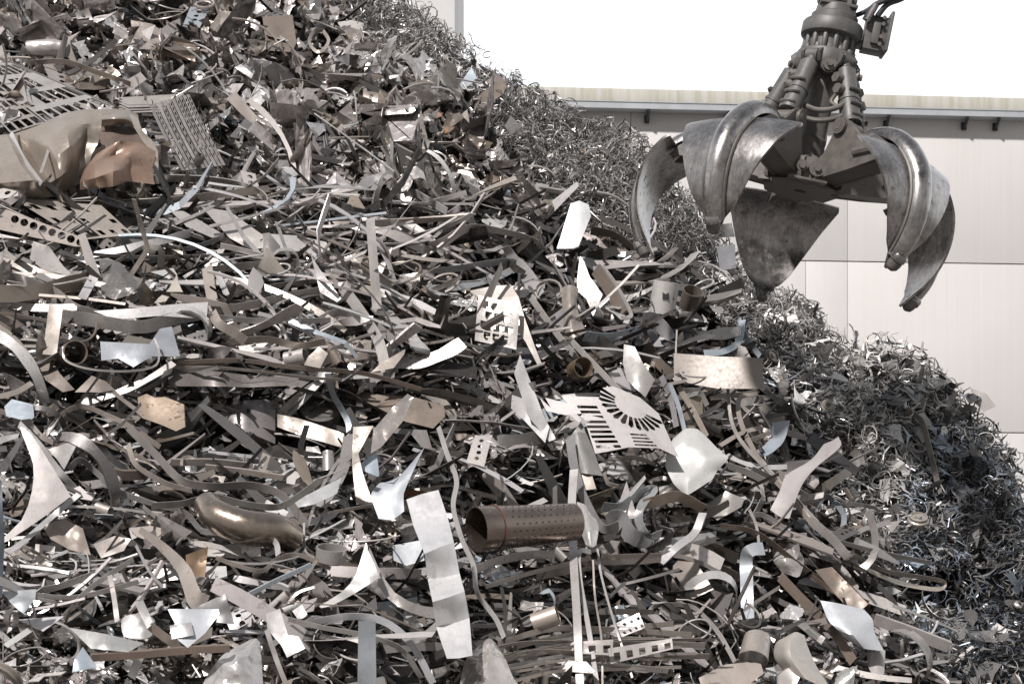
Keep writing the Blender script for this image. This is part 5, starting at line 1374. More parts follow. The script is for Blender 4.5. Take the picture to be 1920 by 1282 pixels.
for (pp, w_, cl_, lb) in (
    ([(0, 1098), (70, 1115), (150, 1118), (260, 1090)], 9, PALE, 'long pale strip bundle member above the pointed sheet'),
    ([(20, 1102), (90, 1104), (180, 1075)], 12, PALE, 'bright pale strip ending left of the long thin diagonal'),
    ([(118, 1158), (160, 1110), (200, 1080), (250, 1048)], 9, PALE, 'long diagonal strip crossing the pale bundle'),
    ([(206, 1078), (214, 1120), (220, 1165)], 9, PALE, 'upright pale strip crossing the diagonal strip'),
    ([(60, 1120), (120, 1130), (160, 1122)], 6, PALE, 'short thin strip below the pale bundle'),
    ([(255, 1022), (280, 1070), (305, 1100)], 5, GREY, 'thin grey rod left of the orange corner piece'),
    ([(590, 1100), (560, 1110), (540, 1130)], 5, PALE, 'thin wire at the end of the pale blue bar'),
    ([(570, 980), (572, 1030), (590, 1045)], 4, PALE, 'thin upright wire right of the bronze elbow'),
    ([(575, 990), (600, 920), (636, 860)], 5, PALE, 'thin long wire rising right of the bronze elbow'),
    ([(600, 965), (680, 950), (760, 940)], 6, BEIGE, 'thin beige bar left of the white creased sheet'),
    ([(500, 1180), (520, 1240), (540, 1290)], 9, PALE, 'pale strip dropping to the bottom edge'),
    ([(246, 1270), (262, 1230), (270, 1210)], 16, PALE, 'short pale curved strip under the dark level bar'),
    ([(880, 1172), (930, 1172), (970, 1160)], 8, GREY, 'grey rod right of the foot of the white creased sheet'),
):
    ribbon('metal_strip', lb, ST, pp, w_, cl_, off=0.4, roll=25)
# --- nest of slotted strips at the bottom
lattice('slotted_piece', 'white slotted offcut tilted above the nest of tan strips', [(1128, 1180), (1198, 1148), (1210, 1176), (1160, 1196)], 5, 2, 0.42, (0.53, 0.51, 0.5, .4), 21, off=0.5, lean=0.3, crink=0)
tube_at('bent_band', 'short bent pipe band below the perforated pipe', 'band', [(1000, 1168, 0), (1046, 1152, 0.02)], [18, 18], (0.44, 0.38, 0.33, .4), off=0.45, hollow=0.006, mark='the bent pipe band')
rg = random.Random(77)
for i in range(13):
    y0 = 1180 + i * 6.5; x0 = 905 + rg.uniform(-10, 60); x1 = rg.uniform(1230, 1330)
    ribbon('tan_strip', 'thin tan strip in the layered nest at the bottom, layer %s from the top' % ('one', 'two', 'three', 'four', 'five', 'six', 'seven', 'eight', 'nine', 'ten', 'eleven', 'twelve', 'thirteen')[i], ST,
           [(x0, y0 + 20, 0), (x0 + 90, y0 + rg.uniform(-6, 8), 0), ((x0 + x1) / 2 + 20, y0 + rg.uniform(-12, 4), 0), (x1, y0 + rg.uniform(-14, 6), 0)], rg.choice((5, 6, 8, 10)), rg.choice((BEIGE, PALE, (0.44, 0.4, 0.36, .4))), off=0.45 + rg.uniform(-.05, .12), roll=rg.uniform(10, 45), domask=(i % 2 == 0))
for i, (q, nu) in enumerate(([[(1035, 1205), (1150, 1198), (1148, 1228), (1040, 1222)], 4], [[(1140, 1215), (1260, 1196), (1262, 1216), (1145, 1244)], 5], [[(1010, 1232), (1100, 1240), (1120, 1262), (1000, 1254)], 4])):
    lattice('slotted_sheet', ('slotted tan sheet high in the nest at the bottom', 'slotted tan sheet at the right of the nest at the bottom', 'slotted tan sheet low in the nest at the bottom')[i], q, nu, 1, 0.35, (0.5, 0.46, 0.43, .4), i, off=0.6, lean=0.5, crink=0.002)
MARK.append(('the nest of tan strips', 1130, 1225))
patch('foil_pouch', 'shiny crumpled foil pouch below the white creased sheet', 'foil', [[(900, 1205, 0), (918, 1196, .05), (930, 1205, 0)], [(876, 1230, .02), (915, 1232, .14), (948, 1235, .02)], [(866, 1260, 0), (912, 1262, .12), (962, 1268, 0)], [(860, 1300, 0), (915, 1300, .1), (985, 1300, 0)]], (0.58, 0.54, 0.51, .16), 'foil', off=0.6, crink=0.035, sharp=0.4, mark='the shiny foil pouch')
# --- round things on the fine scrap
def disc(px, py, r, prof_, label, cat, color, mat='steel', name='stepped_disc', tilt=(60, 0), off=0.12, mark=None):
    c = P(px, py, off); s = r * c.y / F
    m_ = MB().lathe([(a * s, b * s) for a, b in prof_], 26, M=Matrix.Rotation(R(tilt[1]), 3, 'Z') @ Matrix.Rotation(R(tilt[0]), 3, 'X'), c=c)
    o = m_.build(name, M[mat], color=color); tag(o, label, cat)
    mask_poly(rect(px - r, py - r, px + r, py + r))
    if mark: MARK.append((mark, px, py))
CAPP = [(0.25, -0.3), (1.0, -0.3), (1.0, -0.1), (0.85, 0.0), (0.85, 0.25), (0.7, 0.3), (0.65, 0.15), (0.3, 0.15), (0.28, 0.3), (0.02, 0.3)]
disc(1722, 972, 20, CAPP, 'round stepped metal disc on the fine scrap, lower right', 'cap', (0.37, 0.34, 0.3, .4), tilt=(35, 0), mark='the stepped round cap')
disc(1606, 677, 17, CAPP, 'round ribbed wheel-like cap high on the right mound', 'cap', (0.4, 0.38, 0.34, .4), tilt=(60, 10), mark='the ribbed round cap')
disc(1553, 760, 13, [(0.35, -0.15), (1, -0.15), (1, 0.15), (0.35, 0.15), (0.35, -0.15)], 'thick beige washer on the right mound', 'washer', (0.4, 0.36, 0.32, .45), tilt=(75, -10), name='thick_washer', mark='the thick washer')
disc(1530, 657, 14, CAPP, 'small domed cap in the notch between the two ridges', 'cap', (0.42, 0.39, 0.36, .4), tilt=(40, -20))
disc(1448, 668, 16, CAPP, 'dark round cap at the right end of the beige rectangle', 'cap', (0.3, 0.26, 0.23, .35), tilt=(70, 40))
disc(968, 250, 16, CAPP, 'pale round disc on the fine scrap of the upper ridge', 'disc', (0.45, 0.42, 0.38, .4), tilt=(60, 0), mark='the pale round disc')
disc(1092, 292, 12, [(0.8, -0.9), (1, -0.9), (1, 0.9), (0.8, 0.9), (0.8, -0.9)], 'short golden tube on the turnings of the upper ridge', 'tube', (0.4, 0.3, 0.21, .4), tilt=(80, 70), name='short_tube', mark='the short golden tube')
for i, (px, py, r) in enumerate(((1132, 308, 9), (1150, 306, 9), (1168, 276, 9), (840, 112, 10), (1045, 290, 9), (1076, 296, 9))):
    disc(px, py, r, [(0.72, -0.5), (1, -0.5), (1, 0.5), (0.72, 0.5), (0.72, -0.5)], ('small ring lying left of a twin ring on the turnings', 'small ring right of its twin on the turnings', 'small ring near the edge of the upper ridge', 'small ring just under the skyline of the upper ridge', 'small ring between the pale disc and the golden tube', 'small ring beside the golden tube')[i],
         'ring', (0.37, 0.34, 0.3, .4), name='small_ring', tilt=(80, 20 * i))
plate('pale_claw_scrap', 'small pale scrap hook beside the thin wavy ribbon', SH, [(1656, 980), (1690, 975), (1672, 998)], PALE, off=0.15, lean=0.3)
# ================================================================ THE REST OF THE HEAP
BND_Y = [0, 100, 200, 300, 400, 500, 600, 700, 800, 900, 1000, 1100, 1200, 1282, 1500]
BND_X = [600, 720, 880, 960, 1060, 1280, 1340, 1450, 1500, 1540, 1590, 1650, 1720, 1780, 1850]
def fine_zone(px, py):          # metres of pixels to the right of the border between big pieces and fine scrap
    return px - (interp(py, BND_Y, BND_X) + 22 * noise.noise(Vector((py / 45.0, px / 120.0, 5.0))))
def crumple_zone(px, py):
    a = 1.0 if py < 350 + 0.04 * px else 0.0
    if py > 1200 and px < 520: a = 0.7
    if 620 < px < 1050 and 690 < py < 900: a = 0.35
    return a
def hollow(px, py):
    q = 0.0
    for cx, cy, rx, ry, a in CAV:
        if a > 0.22: q = max(q, a * 1.7 * math.exp(-(((px - cx) / rx) ** 2 + ((py - cy) / ry) ** 2) * 1.2))
    return min(q, 0.8)
def sil(px): return interp(px, SILX, SILY)
NRM = Vector((0, -0.6, 0.8)).normalized()
T1 = Vector((1, 0.06, -0.05)).normalized()
T2 = NRM.cross(T1).normalized()

def strip_path(rg, L, n, c, th0, kh, kw, kinks, tilt0=0.0, tw=0.0, roll0=0.0):
    d = (T1 * math.cos(th0) + T2 * math.sin(th0)); nn = NRM.copy()
    if tilt0:
        q = Matrix.Rotation(tilt0, 3, d.cross(nn)); d = q @ d; nn = q @ nn
    pts = [Vector((0, 0, 0))]; wv = []; ds = L / n
    kset = {rg.randrange(2, n - 1): (rg.uniform(-1, 1) * kinks, rg.random() < 0.6) for _ in range(2)} if kinks and n > 3 else {}
    for i in range(n):
        lat = nn.cross(d).normalized()
        a = roll0 + tw * i / n
        wv.append(lat * math.cos(a) + nn * math.sin(a))
        pts.append(pts[-1] + d * ds)
        ah, aw = kh * ds, kw * ds
        if i in kset:
            if kset[i][1]: ah += kset[i][0]
            else: aw += kset[i][0]
        q = Matrix.Rotation(ah, 3, lat) @ Matrix.Rotation(aw, 3, nn)
        d = (q @ d).normalized(); nn = (q @ nn).normalized()
    wv.append(wv[-1])
    m = sum(pts, Vector()) / len(pts)
    return [p - m + c for p in pts], wv

TONES = [('white', (0.64, 0.625, 0.615)), ('pale', (0.56, 0.52, 0.495)), ('grey', (0.36, 0.34, 0.33)), ('bluish', (0.46, 0.51, 0.55)),
         ('tan', (0.42, 0.375, 0.335)), ('brown', (0.24, 0.20, 0.165)), ('dark', (0.15, 0.14, 0.135)), ('rusty', (0.24, 0.125, 0.075))]
def tone(rg, w):
    i = rg.choices(range(8), weights=w)[0]
    nm, c = TONES[i]; k = rg.uniform(0.85, 1.12)
    return nm, (min(0.92, c[0] * k), min(0.92, c[1] * k * rg.uniform(0.98, 1.02)), min(0.92, c[2] * k), rg.uniform(0.26, 0.48))
W_MAIN = (4, 6, 1.6, 0.5, 2.4, 1.6, 3, 0.0); W_UP = (2, 4, 1.4, 0.15, 3, 2.2, 2, 0.0); W_LOW = (3.4, 5, 1.6, 1.0, 2.2, 1.6, 3, 0.02)
def weights(px, py):
    if py < 380: return W_UP
    return W_LOW if py > 850 else W_MAIN

RANDOM = []     # (object, kind word, attribute words, px, py)
def reg(o, kindw, attrs, px, py, name_cat, group):
    o['category'] = name_cat; o['group'] = group
    RANDOM.append((o, kindw, attrs, px, py))

rg = random.Random(20240)
def spot(rg, zone):
    for _ in range(4000):
        px, py = rg.uniform(-40, 1960), rg.uniform(-60, 1330)
        if py < sil(px) + 22: continue
        if rg.random() < hollow(px, py) * 0.9: continue
        fz = fine_zone(px, py)
        if zone(px, py, fz): return px, py
    return None

def overlap(pts):
    k = 0
    for p in pts:
        px = 960 + p.x / p.y * F; py = HOR - (p.z - ZC) / p.y * F
        k += masked(px, py)
    return k / len(pts)

# ---- strips
def make_strips(count, zone, Lr, wr, ang_sd, W=None):
    made = 0; tries = 0
    while made < count and tries < count * 12:
        tries += 1
        s = spot(rg, zone)
        if not s: break
        px, py = s; Y = depth(px, py); pxm = Y / F
        L = math.exp(rg.uniform(math.log(Lr[0]), math.log(Lr[1]))) * pxm
        w = math.exp(rg.uniform(math.log(wr[0]), math.log(wr[1]))) * pxm
        base = 0.0 if px < 1100 else -0.45 * min(1, (px - 1100) / 400)
        if py < 380: base = rg.uniform(-1.5, 1.5)
        th = rg.gauss(base, ang_sd)
        mode = rg.random()
        kh = rg.gauss(0, 0.5); kw = rg.gauss(0, 0.6); kinks = 0; word = 'straight'
        if mode < 0.12: kh = rg.choice((-1, 1)) * rg.uniform(3, 9); word = 'curled'
        elif mode < 0.34: kinks = rg.uniform(0.5, 1.9); word = 'kinked'
        elif abs(kw) + abs(kh) > 1.0: word = 'curved'
        n = 8 if word != 'curled' else 18
        if word == 'curved': n = 12
        c = at(px, py, Y) + NRM * rg.uniform(0.03, 0.14)
        pts, wv = strip_path(rg, L, n, c, th, kh, kw, kinks, rg.gauss(0, 0.22), rg.gauss(0, 0.8), rg.gauss(0, 0.65))
        if overlap(pts) > 0.33: continue
        wobble = rg.uniform(0, 0.25)
        v, f = ribbon_geo(pts, [a * w / 2 * (1 + wobble * math.sin(i * 1.3)) for i, a in enumerate(wv)], rg.choice((0.0025, 0.003, 0.005, 0.008, 0.016)))
        nm, col = tone(rg, W or weights(px, py))
        o = mk('metal_strip', v, f, M['rusty' if nm in ('rusty', 'brown') and rg.random() < .5 else 'steel'], color=col)
        size = ('long' if L / pxm > 190 else 'short' if L / pxm < 90 else '')
        wid = ('thin' if w / pxm < 7 else 'wide' if w / pxm > 17 else 'narrow')
        reg(o, 'strip', [size, wid, nm, word], px, py, 'strip', 'loose metal strips in the heap')
        made += 1
z_main = lambda x, y, f: f < 0 and crumple_zone(x, y) < rg.random()
z_low = lambda x, y, f: f < 0 and y > 380
make_strips(62, lambda x, y, f: x < 760 and 350 < y < 690, (200, 480), (5, 15), 0.2, (5, 7, 1, .6, 2, .6, .5, 0))
make_strips(135, z_main, (110, 430), (5, 32), 0.38)
make_strips(30, lambda x, y, f: f < 0 and (y > 380 or rg.random() < .4), (50, 150), (7, 20), 0.9)
make_strips(12, lambda x, y, f: 0 < f < 60, (60, 160), (5, 12), 0.5)

# ---- wires and rods
made = 0
while made < 150:
    px, py = spot(rg, lambda x, y, f: f < 20)
    Y = depth(px, py); pxm = Y / F
    L = rg.uniform(60, 260) * pxm; r = rg.uniform(1.1, 2.6) * pxm
    base = 0.0 if px < 1100 else -0.5
    loop = rg.random() < 0.35
    pts, wv = strip_path(rg, L, 22 if loop else 10, at(px, py, Y) + NRM * rg.uniform(0.06, 0.16), rg.gauss(base, 0.6), rg.gauss(0, 1.5), rg.choice((-1, 1)) * rg.uniform(5, 12) if loop else rg.gauss(0, 1.6), 0 if loop else rg.choice((0, 0, 1.2)), rg.gauss(0, 0.3))
    if overlap(pts) > 0.35: continue
    nm, col = tone(rg, weights(px, py))
    o = MB().tube(pts, r, 6).build('steel_rod' if r > 2 * pxm else 'steel_wire', M['steel'], color=col)
    reg(o, 'rod' if r > 2 * pxm else 'wire', ['long' if L / pxm > 160 else 'short', nm, 'looped' if loop else 'bent'], px, py, 'rod' if r > 2 * pxm else 'wire', 'loose wires and rods in the heap')
    made += 1

# ---- flat offcuts
def outline(rg, s):
    k = rg.random()
    if k < 0.22:
        p = [(-1, -0.5), (1, -0.45), (0.95, 0.5), (-0.9, 0.45)]; w = 'rectangular'
    elif k < 0.42:
        p = [(-1, 0.6), (0, -0.8), (1, 0.5)]; w = 'triangular'
    elif k < 0.62:
        a, b, c = np.array((-1.1, 0.7)), np.array((0.1, -1.0)), np.array((1.1, 0.6)); p = []
        for u, v_ in ((a, b), (b, c), (c, a)):
            for t in (0, .2, .4, .6, .8):
                q = u * (1 - t) + v_ * t; q = q * (1 - 0.75 * t * (1 - t) * 1.6); p.append(tuple(q))
        w = 'star-cornered'
    elif k < 0.76:
        p = [(-1, -0.6), (-0.3, -0.6), (-0.3, 0.1), (1, 0.15), (1, 0.6), (-1, 0.55)]; w = 'notched'
    elif k < 0.9:
        p = [(-1, 0), (-0.5, -0.35), (0.1, -0.45), (0.7, -0.3), (1.2, 0.1), (0.5, 0.35), (-0.3, 0.4)]; w = 'leaf-shaped'
    else:
        p = [(-1, -0.3), (0.2, -0.5), (1, -0.2), (0.8, 0.5), (0.1, 0.3), (-0.7, 0.6)]; w = 'ragged'
    asp = rg.uniform(0.6, 1.15)
    return [(x * s * (1 + rg.uniform(-.12, .12)), y * s * asp * (1 + rg.uniform(-.12, .12))) for x, y in p], w

def offcut(name, rg, s, c, Rm, bendk, foldk, mat, col, holes=False, crink=0.0):
    p, w = outline(rg, s)
    hl = []
    if holes and w in ('rectangular',):
        hl = [ell(-0.6 * s + i * 0.4 * s, rg.uniform(-.05, .05) * s, 0.12 * s, 0.12 * s, 8) for i in range(4)]
    v, f, be = flat_mesh(p, hl, s / 3.2)
    ba = rg.uniform(0, 3.14); fa = rg.uniform(0, 3.14); fo = rg.uniform(-.4, .4) * s
    v3 = []
    for x, y in v:
        u = x * math.cos(ba) + y * math.sin(ba)
        if abs(bendk) > 1e-3:
            ang_ = u * bendk; du = math.sin(ang_) / bendk - u; z = (1 - math.cos(ang_)) / bendk
        else: du = 0; z = 0
        q = x * math.cos(fa) + y * math.sin(fa) - fo
        if q > 0: z += foldk * q
        z += crink * fbm(x / s * 1.5 + fo * 50, y / s * 1.5, ba, 3) * s
        v3.append(Vector((x + du * math.cos(ba), y + du * math.sin(ba), z)))
    V, Fc = thicken(v3, f, be, Vector((0, 0, -0.003)))
    V = [Rm @ q + c for q in V]
    return mk(name, V, Fc, M[mat], color=col), w

def lie(rg, sd, spin):
    """rotation that lays local xy on the slope, tilted by a random amount"""
    B = Matrix((T1, T2, NRM)).transposed()
    ax = Vector((rg.gauss(0, 1), rg.gauss(0, 1), 0)).normalized()
    return B @ Matrix.Rotation(rg.gauss(0, sd), 3, ax) @ Matrix.Rotation(spin, 3, 'Z')

made = 0
while made < 285:
    px, py = spot(rg, lambda x, y, f: f < 0 and (crumple_zone(x, y) < 0.5 or rg.random() < 0.35) or (0 < f < 50 and rg.random() < .15))
    Y = depth(px, py); pxm = Y / F
    s = math.exp(rg.uniform(math.log(16), math.log(56))) * pxm
    c = at(px, py, Y) + NRM * rg.uniform(0.03, 0.13)
    if overlap([c, c + T1 * s * .7, c - T1 * s * .7, c + T2 * s * .7]) > 0.4: continue
    nm, col = tone(rg, weights(px, py))
    bk = rg.choice((0, 0, rg.uniform(-1.6, 1.6))) / s; fk = rg.choice((0, 0, 0, rg.uniform(-1.5, 1.5)))
    o, w = offcut('sheet_offcut', rg, s, c, lie(rg, 0.55, rg.uniform(0, 6.28)), bk, fk, rg.choice(('steel', 'steel', 'dull')) if nm not in ('rusty', 'brown') else 'rusty', col, True, rg.choice((0, 0.03)))
    reg(o, 'plate', ['large' if s / pxm > 30 else 'small' if s / pxm < 18 else '', nm, 'folded' if fk else 'bent' if bk else 'flat', w], px, py, 'plate', 'sheet metal offcuts in the heap')
    made += 1

# ---- crumpled sheets
def crumple_local(rg, n, folds, amp, asp):
    xs = np.linspace(-1, 1, n); X, Yy = np.meshgrid(xs, xs); Yy = Yy * asp
    rad = 1 + 0.25 * np.sin(np.arctan2(Yy, X) * rg.choice((2, 3, 5)) + rg.uniform(0, 6))
    X = X * rad + np.array([[rg.gauss(0, .05) for _ in range(n)] for _ in range(n)]); Yy = Yy * rad + np.array([[rg.gauss(0, .05) for _ in range(n)] for _ in range(n)])
    Z = np.zeros_like(X); SX = np.zeros_like(X); SY = np.zeros_like(X)
    for i in range(folds):
        a = rg.uniform(0, math.pi); c = rg.uniform(-.8, .8); k = amp * rg.uniform(-1, 1) / (1 + i * 0.12)
        d = np.abs(X * math.cos(a) + Yy * math.sin(a) - c); Z += k * d
        SX -= 0.22 * abs(k) * np.sign(X) * d; SY -= 0.22 * abs(k) * np.sign(Yy) * d
    jt = 1.1 / n * (1.0 if folds > 6 else 0.25)
    Z += np.array([[rg.gauss(0, jt) for _ in range(n)] for _ in range(n)])
    Z -= Z.mean()
    return np.stack([X + SX, Yy + SY, Z], -1).reshape(-1, 3)
def grid_faces(n): return [[i * n + j, i * n + j + 1, (i + 1) * n + j + 1, (i + 1) * n + j] for i in range(n - 1) for j in range(n - 1)]
made = 0
while made < 296:
    px, py = spot(rg, lambda x, y, f: (f < 5 and rg.random() < 0.34 + crumple_zone(x, y)))
    Y = depth(px, py); pxm = Y / F
    s = math.exp(rg.uniform(math.log(18), math.log(58))) * pxm * (1.15 if py < 380 else 0.75)
    c = at(px, py, Y) + NRM * rg.uniform(0.02, 0.10)
    if overlap([c, c + T1 * s * .7, c - T1 * s * .7, c + T2 * s * .7]) > 0.4: continue
    n = 16
    heavy = rg.random() < (0.75 if py < 400 else 0.5)
    V = crumple_local(rg, n, rg.randint(14, 24) if heavy else rg.randint(3, 5), rg.uniform(0.7, 1.4) if heavy else rg.uniform(0.5, 0.9), rg.uniform(0.4, 0.9))
    Rm = lie(rg, 0.6, rg.uniform(0, 6.28))
    v = [Rm @ Vector(q) * s + c for q in V]
    f = grid_faces(n)
    ring = [(j, j + 1) for j in range(n - 1)] + [(j * n + n - 1, (j + 1) * n + n - 1) for j in range(n - 1)] + [((n - 1) * n + j + 1, (n - 1) * n + j) for j in range(n - 1)] + [((j + 1) * n, j * n) for j in range(n - 1)]
    V2, F2 = thicken(v, f, ring, Rm @ Vector((0, 0, -0.003)))
    nm, col = tone(rg, (3, 6, 1.2, 0.1, 2.2, 1.3, 0.2, 0.0))
    col = (*col[:3], rg.uniform(0.17, 0.36))
    o = mk('crumpled_sheet', V2, F2, M['foil'], color=col, smooth=True)
    reg(o, 'sheet', ['large' if s / pxm > 28 else 'small' if s / pxm < 18 else '', nm, 'tightly crumpled' if heavy else 'buckled'], px, py, 'crumpled sheet', 'crumpled metal sheets in the heap')
    made += 1

# ---- tubes, bands and rings
made = 0
while made < 60:
    px, py = spot(rg, lambda x, y, f: (f < 0 and (y > 420 or rg.random() < .25)) or (0 < f < 120 and rg.random() < .3))
    fz = fine_zone(px, py)
    Y = depth(px, py); pxm = Y / F
    r = rg.uniform(7, 17) * pxm * (0.7 if fz > 0 else 1); L = r * rg.choice((0.5, 0.8, 2.5, 4))
    c = at(px, py, Y) + NRM * rg.uniform(0.03, 0.1)
    if overlap([c]) > 0: continue
    d = (T1 * rg.gauss(0, 1) + T2 * rg.gauss(0, 1) + NRM * rg.gauss(0, .5)).normalized()
    m_ = MB().tube([c - d * L / 2, c, c + d * L / 2], [r, r * rg.uniform(.9, 1.05), r], 22, hollow=r * 0.12)
    sq = rg.uniform(0.55, 1.0); ax = d.cross(NRM).normalized()
    m_.v = [tuple(Vector(p) - ax * ((Vector(p) - c).dot(ax)) * (1 - sq)) for p in m_.v]
    nm, col = tone(rg, weights(px, py))
    nmo = 'metal_ring' if L < r else 'pipe_piece'
    o = m_.build(nmo, M['steel'], color=col)
    reg(o, 'ring' if L < r else 'pipe piece', [nm, 'flattened' if sq < .75 else 'round'], px, py, 'ring' if L < r else 'pipe', 'rings and pipe pieces in the heap')
    made += 1

# ================================================================ SCRAP TOO SMALL TO COUNT
def t_star(rg):
    p = []
    for k in range(3):
        a = 2 * math.pi * k / 3 + rg.gauss(0, .15); b = a + 2 * math.pi / 3
        p.append((math.cos(a), math.sin(a))); 
        for t in (0.25, 0.5, 0.75):
            q = (math.cos(a) * (1 - t) + math.cos(b) * t, math.sin(a) * (1 - t) + math.sin(b) * t); s = 1 - 1.9 * t * (1 - t) * 1.5
            p.append((q[0] * s, q[1] * s))
    n = len(p); bend = rg.uniform(-.4, .4)
    v = [(x, y, z + bend * x * x) for z in (0.04, -0.04) for x, y in p]
    f = [list(range(n)), [n + i for i in range(n)][::-1]] + [[i, n + i, n + (i + 1) % n, (i + 1) % n] for i in range(n)]
    return v, f
def t_ring(rg, full=False):
    n = 13; span = 2 * math.pi * rg.choice((0.35, 0.75, 1.0, 1.0, 1.05)); hgt = rg.uniform(0.04, 0.10); th = rg.uniform(0.04, 0.07); pitch = rg.uniform(-.3, .3)
    v = []; f = []
    for i in range(n):
        a = span * i / (n - 1); r = 1 + 0.1 * math.sin(a * 2 + pitch)
        z = pitch * i / n
        for rr, zz in ((r, -hgt), (r, hgt), (r - th, hgt), (r - th, -hgt)): v.append((rr * math.cos(a), rr * math.sin(a), zz + z))
    for i in range(n - 1):
        for k in range(4): f.append([i * 4 + k, i * 4 + (k + 1) % 4, i * 4 + 4 + (k + 1) % 4, i * 4 + 4 + k])
    return v, f
def t_curl(rg):
    n = 16; turns = rg.uniform(1.2, 2.6); v = []; f = []
    w = rg.uniform(.04, .08)
    for i in range(n):
        a = turns * 2 * math.pi * i / (n - 1); r = 0.8 * (1 - 0.4 * i / n * rg.random()); z = (i / n - .5) * 1.6
        p = (r * math.cos(a), r * math.sin(a), z)
        for dx, dz in ((0, -w), (w, 0), (0, w)): v.append((p[0] * (1 + dx), p[1] * (1 + dx), p[2] + dz))
    for i in range(n - 1):
        for k in range(3): f.append([i * 3 + k, i * 3 + (k + 1) % 3, i * 3 + 3 + (k + 1) % 3, i * 3 + 3 + k])
    return v, f
def t_sliver(rg, n=4, w=None):
    w = w or rg.uniform(.05, .16); k = rg.uniform(-.8, .8); k2 = rg.uniform(-.5, .5); v = []; f = []
    for i in range(n):
        x = -1 + 2 * i / (n - 1); z = k * x * x; y = k2 * x * x; ww = w * (1 if 0 < i < n - 1 else rg.uniform(.2, 1))
        for dy, dz in ((-ww, 0), (ww, 0), (0, -0.05)): v.append((x, y + dy, z + dz))
    for i in range(n - 1):
        for q in range(3): f.append([i * 3 + q, i * 3 + (q + 1) % 3, i * 3 + 3 + (q + 1) % 3, i * 3 + 3 + q])
    return v, f
def t_long(rg): return t_sliver(rg, 7, rg.uniform(.03, .09))
def t_nut(rg):
    n = 8; h_ = rg.uniform(.3, .9); v = [(r * math.cos(2 * math.pi * i / n), r * math.sin(2 * math.pi * i / n), z) for r, z in ((1, -h_), (1, h_), (.55, h_), (.55, -h_)) for i in range(n)]
    return v, [[a * n + i, a * n + (i + 1) % n, ((a + 1) % 4) * n + (i + 1) % n, ((a + 1) % 4) * n + i] for a in range(4) for i in range(n)]
def t_crump(rg):
    n = 8; V = crumple_local(rg, n, rg.randint(7, 14), rg.uniform(.7, 1.3), rg.uniform(.4, .9)); return [tuple(q) for q in V], grid_faces(n)
def t_flat(rg):
    n = 3; V = crumple_local(rg, n, 1, .5, rg.uniform(.3, .9)); return [tuple(q) for q in V], grid_faces(n)

def rot_rand(rg):
    q = np.array([rg.gauss(0, 1) for _ in range(4)]); q /= np.linalg.norm(q); w, x, y, z = q
    return np.array([[1 - 2 * (y * y + z * z), 2 * (x * y - z * w), 2 * (x * z + y * w)], [2 * (x * y + z * w), 1 - 2 * (x * x + z * z), 2 * (y * z - x * w)], [2 * (x * z - y * w), 2 * (y * z + x * w), 1 - 2 * (x * x + y * y)]])

def mass(name, label, cat, makers, count, where, size, offs, tintf, mat, flatness=0.0, seed=1, smooth=False, long_axis=False):
    rg = random.Random(seed)
    tpl = [(np.array(v, float), [list(q) for q in f]) for v, f in (mk_(rg) for mk_ in makers for _ in range(10))]
    VV = []; FF = []; CC = []; nv = 0; made = 0; guard = 0
    while made < count and guard < count * 30:
        guard += 1
        px, py = rg.uniform(-60, 1990), rg.uniform(-90, 1330)
        s_ = sil(px)
        if py < s_ - 2: continue
        if rg.random() > where(px, py) * (1 - hollow(px, py)): continue
        Y = depth(px, py); pxm = Y / F
        v, f = tpl[rg.randrange(len(tpl))]
        s = rg.uniform(*size(px, py)) * pxm
        c = at(px, py, Y) + NRM * rg.uniform(*offs)
        if masked(px, py) and rg.random() < 0.75: c = c - NRM * 0.1
        if long_axis:
            base = 0.0 if px < 1100 else -0.45
            th = rg.gauss(base, 0.5); Rm = np.array(Matrix((T1, T2, NRM)).transposed() @ Matrix.Rotation(th, 3, 'Z') @ Matrix.Rotation(rg.gauss(0, .25), 3, 'Y') @ Matrix.Rotation(rg.gauss(0, .9), 3, 'X'))
        elif flatness and rg.random() < flatness: Rm = np.array(lie(rg, 0.6, rg.uniform(0, 6.28)))
        else: Rm = rot_rand(rg)
        VV.append(v @ Rm.T * s + np.array(c)); FF += [[i + nv for i in q] for q in f]; nv += len(v)
        t = tintf(rg, px, py)
        CC.append(np.tile(np.array(t, np.float32), (len(v), 1)))
        made += 1
    V = np.concatenate(VV); C = np.concatenate(CC)
    me = bpy.data.meshes.new(name)
    me.from_pydata(V.tolist(), [], FF)
    a = me.color_attributes.new('tint', 'FLOAT_COLOR', 'POINT')
    a.data.foreach_set('color', C.ravel())
    finish(me, M[mat], smooth)
    o = bpy.data.objects.new(name, me); COL.objects.link(o)
    tag(o, label, cat, kind='stuff')
    return o

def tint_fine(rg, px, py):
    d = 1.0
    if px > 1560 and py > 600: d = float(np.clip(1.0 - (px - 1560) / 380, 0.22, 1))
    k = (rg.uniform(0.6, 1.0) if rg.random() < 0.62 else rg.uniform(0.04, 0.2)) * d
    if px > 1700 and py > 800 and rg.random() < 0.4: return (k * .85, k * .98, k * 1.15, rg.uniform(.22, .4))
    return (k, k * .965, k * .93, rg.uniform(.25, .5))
def tint_turn(rg, px, py):
    k = rg.uniform(0.22, 0.46) if rg.random() < .6 else rg.uniform(.05, .2); return (k, k * .965, k * .93, rg.uniform(.3, .5))
def tint_main(rg, px, py):
    c = tone(rg, weights(px, py))[1]; k = rg.uniform(.08, .28) if rg.random() < .6 else rg.uniform(.6, 1.05); return (c[0] * k, c[1] * k, c[2] * k, rg.uniform(.2, .45))  # most filler pieces darkened in colour so the gaps read as black shade
